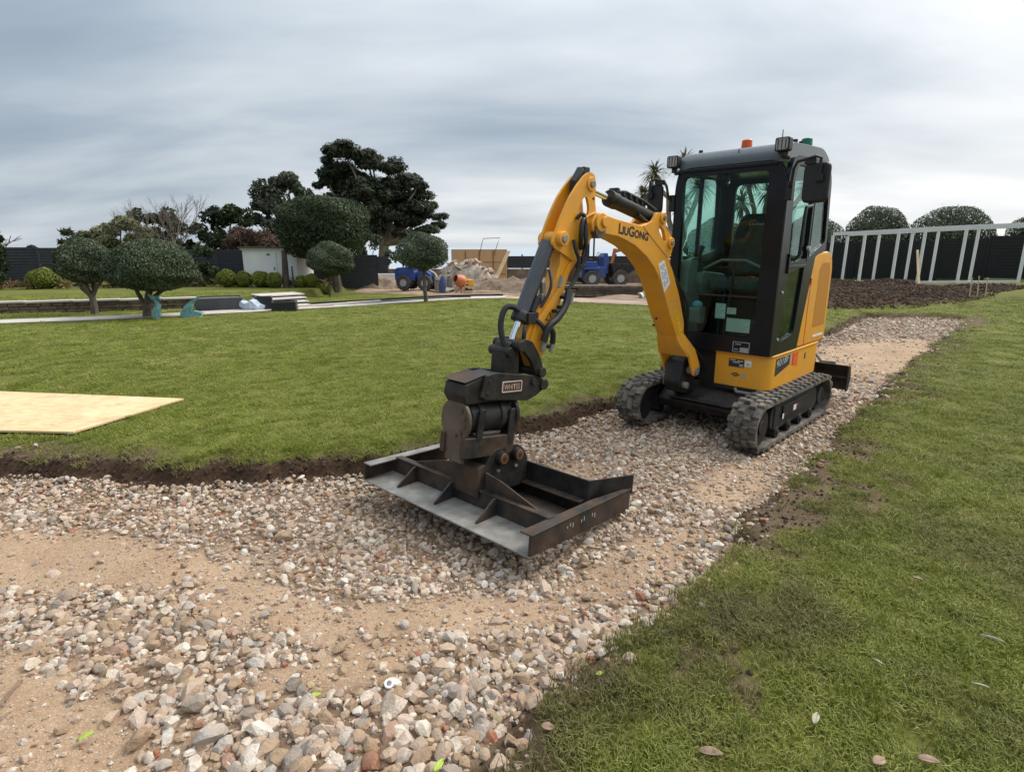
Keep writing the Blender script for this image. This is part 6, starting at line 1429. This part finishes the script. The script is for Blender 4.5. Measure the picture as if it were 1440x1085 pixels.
# ================================================================== steps, boxes and statues at the left of the lawn
st = empty('paving_steps', (-6.75, 16.75, gz(-6.75, 16.75)), R(42), 'flight of pale paving steps with dark risers beside the grey box', 'steps')
for k in range(4):
    mb = MB(); mb.span((-.62 + .1 * k, -.55 + .40 * k, -.1), (.62 + .1 * k, .3 + .40 * k, .05 + .075 * k)); mb.build('riser', M['black_sheet'], st, .004)
    mb = MB(); mb.span((-.66 + .1 * k, -.60 + .40 * k, .05 + .075 * k), (.66 + .1 * k, .34 + .40 * k, .085 + .075 * k)); mb.build('tread', M['paving'], st, .006)
def tbox(name, px, py, Y, sx_, sy_, sz_, rz, mat, label, cat):
    b0 = at(px, py, Y); z = gz(b0[0], b0[1]); e = empty(name, (b0[0], b0[1], z), rz, label, cat)
    mb = MB(); mb.plate([(-sx_ / 2, -sy_ / 2), (sx_ / 2, -sy_ / 2), (sx_ / 2, sy_ / 2), (-sx_ / 2, sy_ / 2)], [[(-sx_ / 2 + .04, -sy_ / 2 + .04), (sx_ / 2 - .04, -sy_ / 2 + .04), (sx_ / 2 - .04, sy_ / 2 - .04), (-sx_ / 2 + .04, sy_ / 2 - .04)]], 'Z', -.1, sz_); mb.build('side_wall', mat, e, .005)
    mb = MB(); mb.span((-sx_ / 2 + .03, -sy_ / 2 + .03, -.08), (sx_ / 2 - .03, sy_ / 2 - .03, sz_ - .03)); mb.build('lid', M['stonewall'] if cat == 'planter' else mat, e); return e
tbox('grey_planter', 310, 436, 15.9, 1.15, .9, .36, R(25), M['grey_wall'], 'rectangular grey rendered planter at the end of the stone wall', 'planter')
tbox('black_crate', 372, 437, 15.9, .45, .5, .36, R(20), M['black_sheet'], 'black box standing on the pale paving beside the steps', 'box')
e = tbox('black_crate', 401, 438, 15.5, .62, .5, .26, R(15), M['black_sheet'], 'black open crate with pale blue sheet beside the steps', 'box')
o = MB(); o.ball((0, 0, .1), (.62, .36, .30), 3)
for v in o.bm.verts: v.co += Vector((.04 * math.sin(23 * v.co.y), .03 * math.sin(19 * v.co.z), .05 * math.sin(21 * v.co.x))); v.co.z = max(v.co.z, -.02)
b0 = at(355, 438, 15.6); o = o.build('folded_sheet', M['blue_sheet']); o.location = (b0[0], b0[1], gz(b0[0], b0[1]) + .03); props(o, 'crumpled pale blue sheet lying at the foot of the steps', 'sheet')
for i in range(3):
    b0 = at(445 + 34 * i, 434 - 2.2 * i, 16.9 + .7 * i); mb = MB(); mb.span((-.55, -.09, 0), (.55, .09, .045)); o = mb.build('paving_slab', M['paving'], None, .005); o.location = (b0[0], b0[1], gz(b0[0], b0[1]) + .035); o.rotation_euler = (0, 0, R(40)); props(o, 'loose pale slab lying on the paved path past the crates', 'slab', 'loose slabs on the path')
# verdigris statues
b0 = at(222, 448, 13.2); fg = empty('statue_figure', (b0[0], b0[1], gz(b0[0], b0[1])), R(10), 'small verdigris bronze figure leaning forward beside the clipped tree trunk', 'statue'); fg.scale = (.72, .72, 1.05)
mb = MB(); mb.tube([(-.02, 0, -.05), (-.05, 0, .08), (.02, .0, .20), (.07, 0, .30), (.04, 0, .37), (-.02, 0, .41)], [.10, .12, .10, .085, .05, .035], 12).ball((-.05, 0, .46), (.16, .12, .12), 2).tube([(.0, 0, .47), (.1, 0, .46), (.16, 0, .40)], [.04, .05, .015], 8).tube([(.03, .06, .33), (-.08, .1, .26), (-.15, .08, .16)], [.03, .025, .02], 8).tube([(-.1, 0, .48), (-.16, 0, .53), (-.20, 0, .52)], [.04, .03, .01], 8)
mb.build('body', M['verdigris'], fg); mb = MB(); mb.prism(rpoly([(-.10, .10), (.0, .02), (.10, .05), (.12, .22), (.05, .3), (-.02, .28)], .03), 'Y', -.07, .07); mb.build('drapery', M['verdigris'], fg, .03)
b0 = at(262, 447, 13.5); ft = empty('statue_tail', (b0[0], b0[1], gz(b0[0], b0[1])), R(6), 'verdigris bronze fish tail with tall curved fin on the lawn edge', 'statue')
def fin(pts, t, nm):
    mb = MB(); mb.prism(rpoly(pts, .02), 'Y', -t, t)
    for v in mb.bm.verts: v.co.y *= max(.12, 1 - 1.7 * max(0, v.co.z)); v.co.y += .25 * v.co.z ** 2
    mb.build(nm, M['verdigris'], ft, .006)
fin([(-.12, -.05), (-.10, .12), (.0, .27), (.12, .38), (.38, .50), (.22, .36), (.16, .22), (.12, .08), (.10, -.05)], .06, 'upper_fin'); fin([(-.10, -.05), (.04, .11), (.2, .16), (.42, .10), (.30, .06), (.36, .0), (.2, -.05)], .09, 'lower_fin')
# ---- plywood board lying on the lawn
bp = np.array([(-5.9, 5.72), (-3.19, 5.34), (-3.50, 4.32), (-6.2, 4.47)]); zb = max(gz(*p) for p in bp) + .028
m, nt, b = new_mat('oriented_strand_board'); vc = N(nt, 'ShaderNodeTexCoord').outputs['Object']; mpn = N(nt, 'ShaderNodeMapping'); mpn.inputs['Scale'].default_value = (1, 2.6, 1); nt.links.new(vc, mpn.inputs[0])
c1 = noise_node(nt, 9, 6, .7, vec=mpn.outputs[0]); c2 = noise_node(nt, 2.2, 4, .6, vec=vc)
osb = ramp_node(nt, [(.25, (.44, .28, .13)), (.5, (.68, .48, .26)), (.75, (.82, .64, .40))], mmath(nt, 'ADD', mmath(nt, 'MULTIPLY', c1, .6), mmath(nt, 'MULTIPLY', c2, .4)))
osb = mixc(nt, ramp_node(nt, [(.54, (0, 0, 0)), (.68, (.55, .55, .55))], noise_node(nt, 3.5, 6, .7, vec=vc)), osb, (.30, .20, .11))
nt.links.new(osb, b.inputs['Base Color']); b.inputs['Roughness'].default_value = .75; bump(nt, b, c1, .25, .004); M['osb'] = m
mb = MB(); mb.prism([tuple(p) for p in bp], 'Z', zb - .018, zb); o = mb.build('wooden_board', M['osb'], None, .002); props(o, 'large pale chipboard sheet lying flat on the lawn', 'board')
# ---- fallen leaves, twigs and bits on the grass and stones
def leaf_thing(px, py, L_, rz, mat, label, off=.02, wd=.45, name='fallen_leaf', cat='leaf', grp=None):
    d = FW + np.array([1., 0, 0]) * (px - 720) / 800 - UPV * (py - 542.5) / 800; tt_ = np.linspace(.8, 8, 3000); P = CAMV + tt_[:, None] * d; g_ = ground(P[:, 0], P[:, 1]); i = int(np.argmax(P[:, 2] < g_ + off)); p = P[i]
    mb = MB(); n = 7; top_ = []
    for k in range(n):
        u = k / (n - 1); w = wd * L_ * .5 * math.sin(math.pi * min(1, u * .92 + .06)) ** .8; top_.append([mb.bm.verts.new((L_ * (u - .5), s * w, .16 * L_ * math.sin(3 * u) * .35 + abs(s) * .12 * L_)) for s in (-1, 0, 1)])
    for a, b3 in zip(top_, top_[1:]):
        for q in (0, 1): mb.bm.faces.new((a[q], b3[q], b3[q + 1], a[q + 1]))
    o = mb.build(name, mat); s_ = o.modifiers.new('t', 'SOLIDIFY'); s_.thickness = .0012; o.location = (p[0], p[1], p[2] + .004); o.rotation_euler = (random.uniform(-.25, .25), random.uniform(-.2, .2), rz); props(o, label, cat, grp)
ml = surf('dry_tan_leaf', (.30, .205, .13), .7, 0, .25, 40); mp2 = surf('pale_dry_leaf', (.40, .34, .24), .7, 0, .25, 40); mg2 = surf('fresh_yellow_green_leaf', (.36, .46, .06), .5, 0, .2, 30); mbk = surf('brown_bark_chip', (.24, .16, .11), .9, 0, .3, 30)
leaf_thing(1147, 1012, .05, .9, mp2, 'pale dry leaf lying curled in the grass', .03); leaf_thing(1305, 1071, .06, -.5, ml, 'tan dry leaf with dark edge in the grass', .03); leaf_thing(1236, 1072, .045, .3, ml, 'small rounded tan leaf in the grass', .03, .7)
leaf_thing(1394, 900, .075, -.6, mp2, 'long thin pale straw blade lying on the grass', .04, .1); leaf_thing(1234, 932, .04, -1.1, mp2, 'narrow pale leaf lying on the grass', .04, .25); leaf_thing(1378, 966, .05, -.7, mp2, 'long grey green willow-shaped leaf on the grass', .04, .22); leaf_thing(1290, 815, .05, -.4, ml, 'dull tan leaf on flattened grass', .03, .3)
leaf_thing(999, 1062, .075, -.3, mbk, 'brown bark chip lying in the grass by the stones', .02, .55, 'bark_chip', 'bark chip'); leaf_thing(770, 1024, .045, .0, mbk, 'small brown clod lying in the grass near the stone edge', .03, .7, 'bark_chip', 'bark chip')
leaf_thing(441, 981, .055, .4, mg2, 'fresh yellow green leaf on the crushed stones', .03, .4); leaf_thing(843, 948, .03, .1, mg2, 'tiny yellow green leaf at the stone and grass edge', .03, .5); leaf_thing(617, 1078, .05, 1.0, mg2, 'curled yellow green leaf between large stones', .03, .45); leaf_thing(121, 1038, .05, .6, mg2, 'pale green leaf on sandy ground', .02, .6)
leaf_thing(20, 975, .13, 1.9, mbk, 'thin bent brown twig on the sand', .015, .06, 'twig', 'twig')
b0 = (-.46, 1.80); o = MB(); o.tube([(.014 * math.cos(a), .014 * math.sin(a), 0) for a in np.linspace(0, 2 * math.pi, 17)], .005, 8, False); o = o.build('pipe_ring', M['white']); o.location = (b0[0], b0[1], gz(*b0) + .03); o.rotation_euler = (.4, .2, 0); props(o, 'small white plastic ring lying among the stones', 'ring')
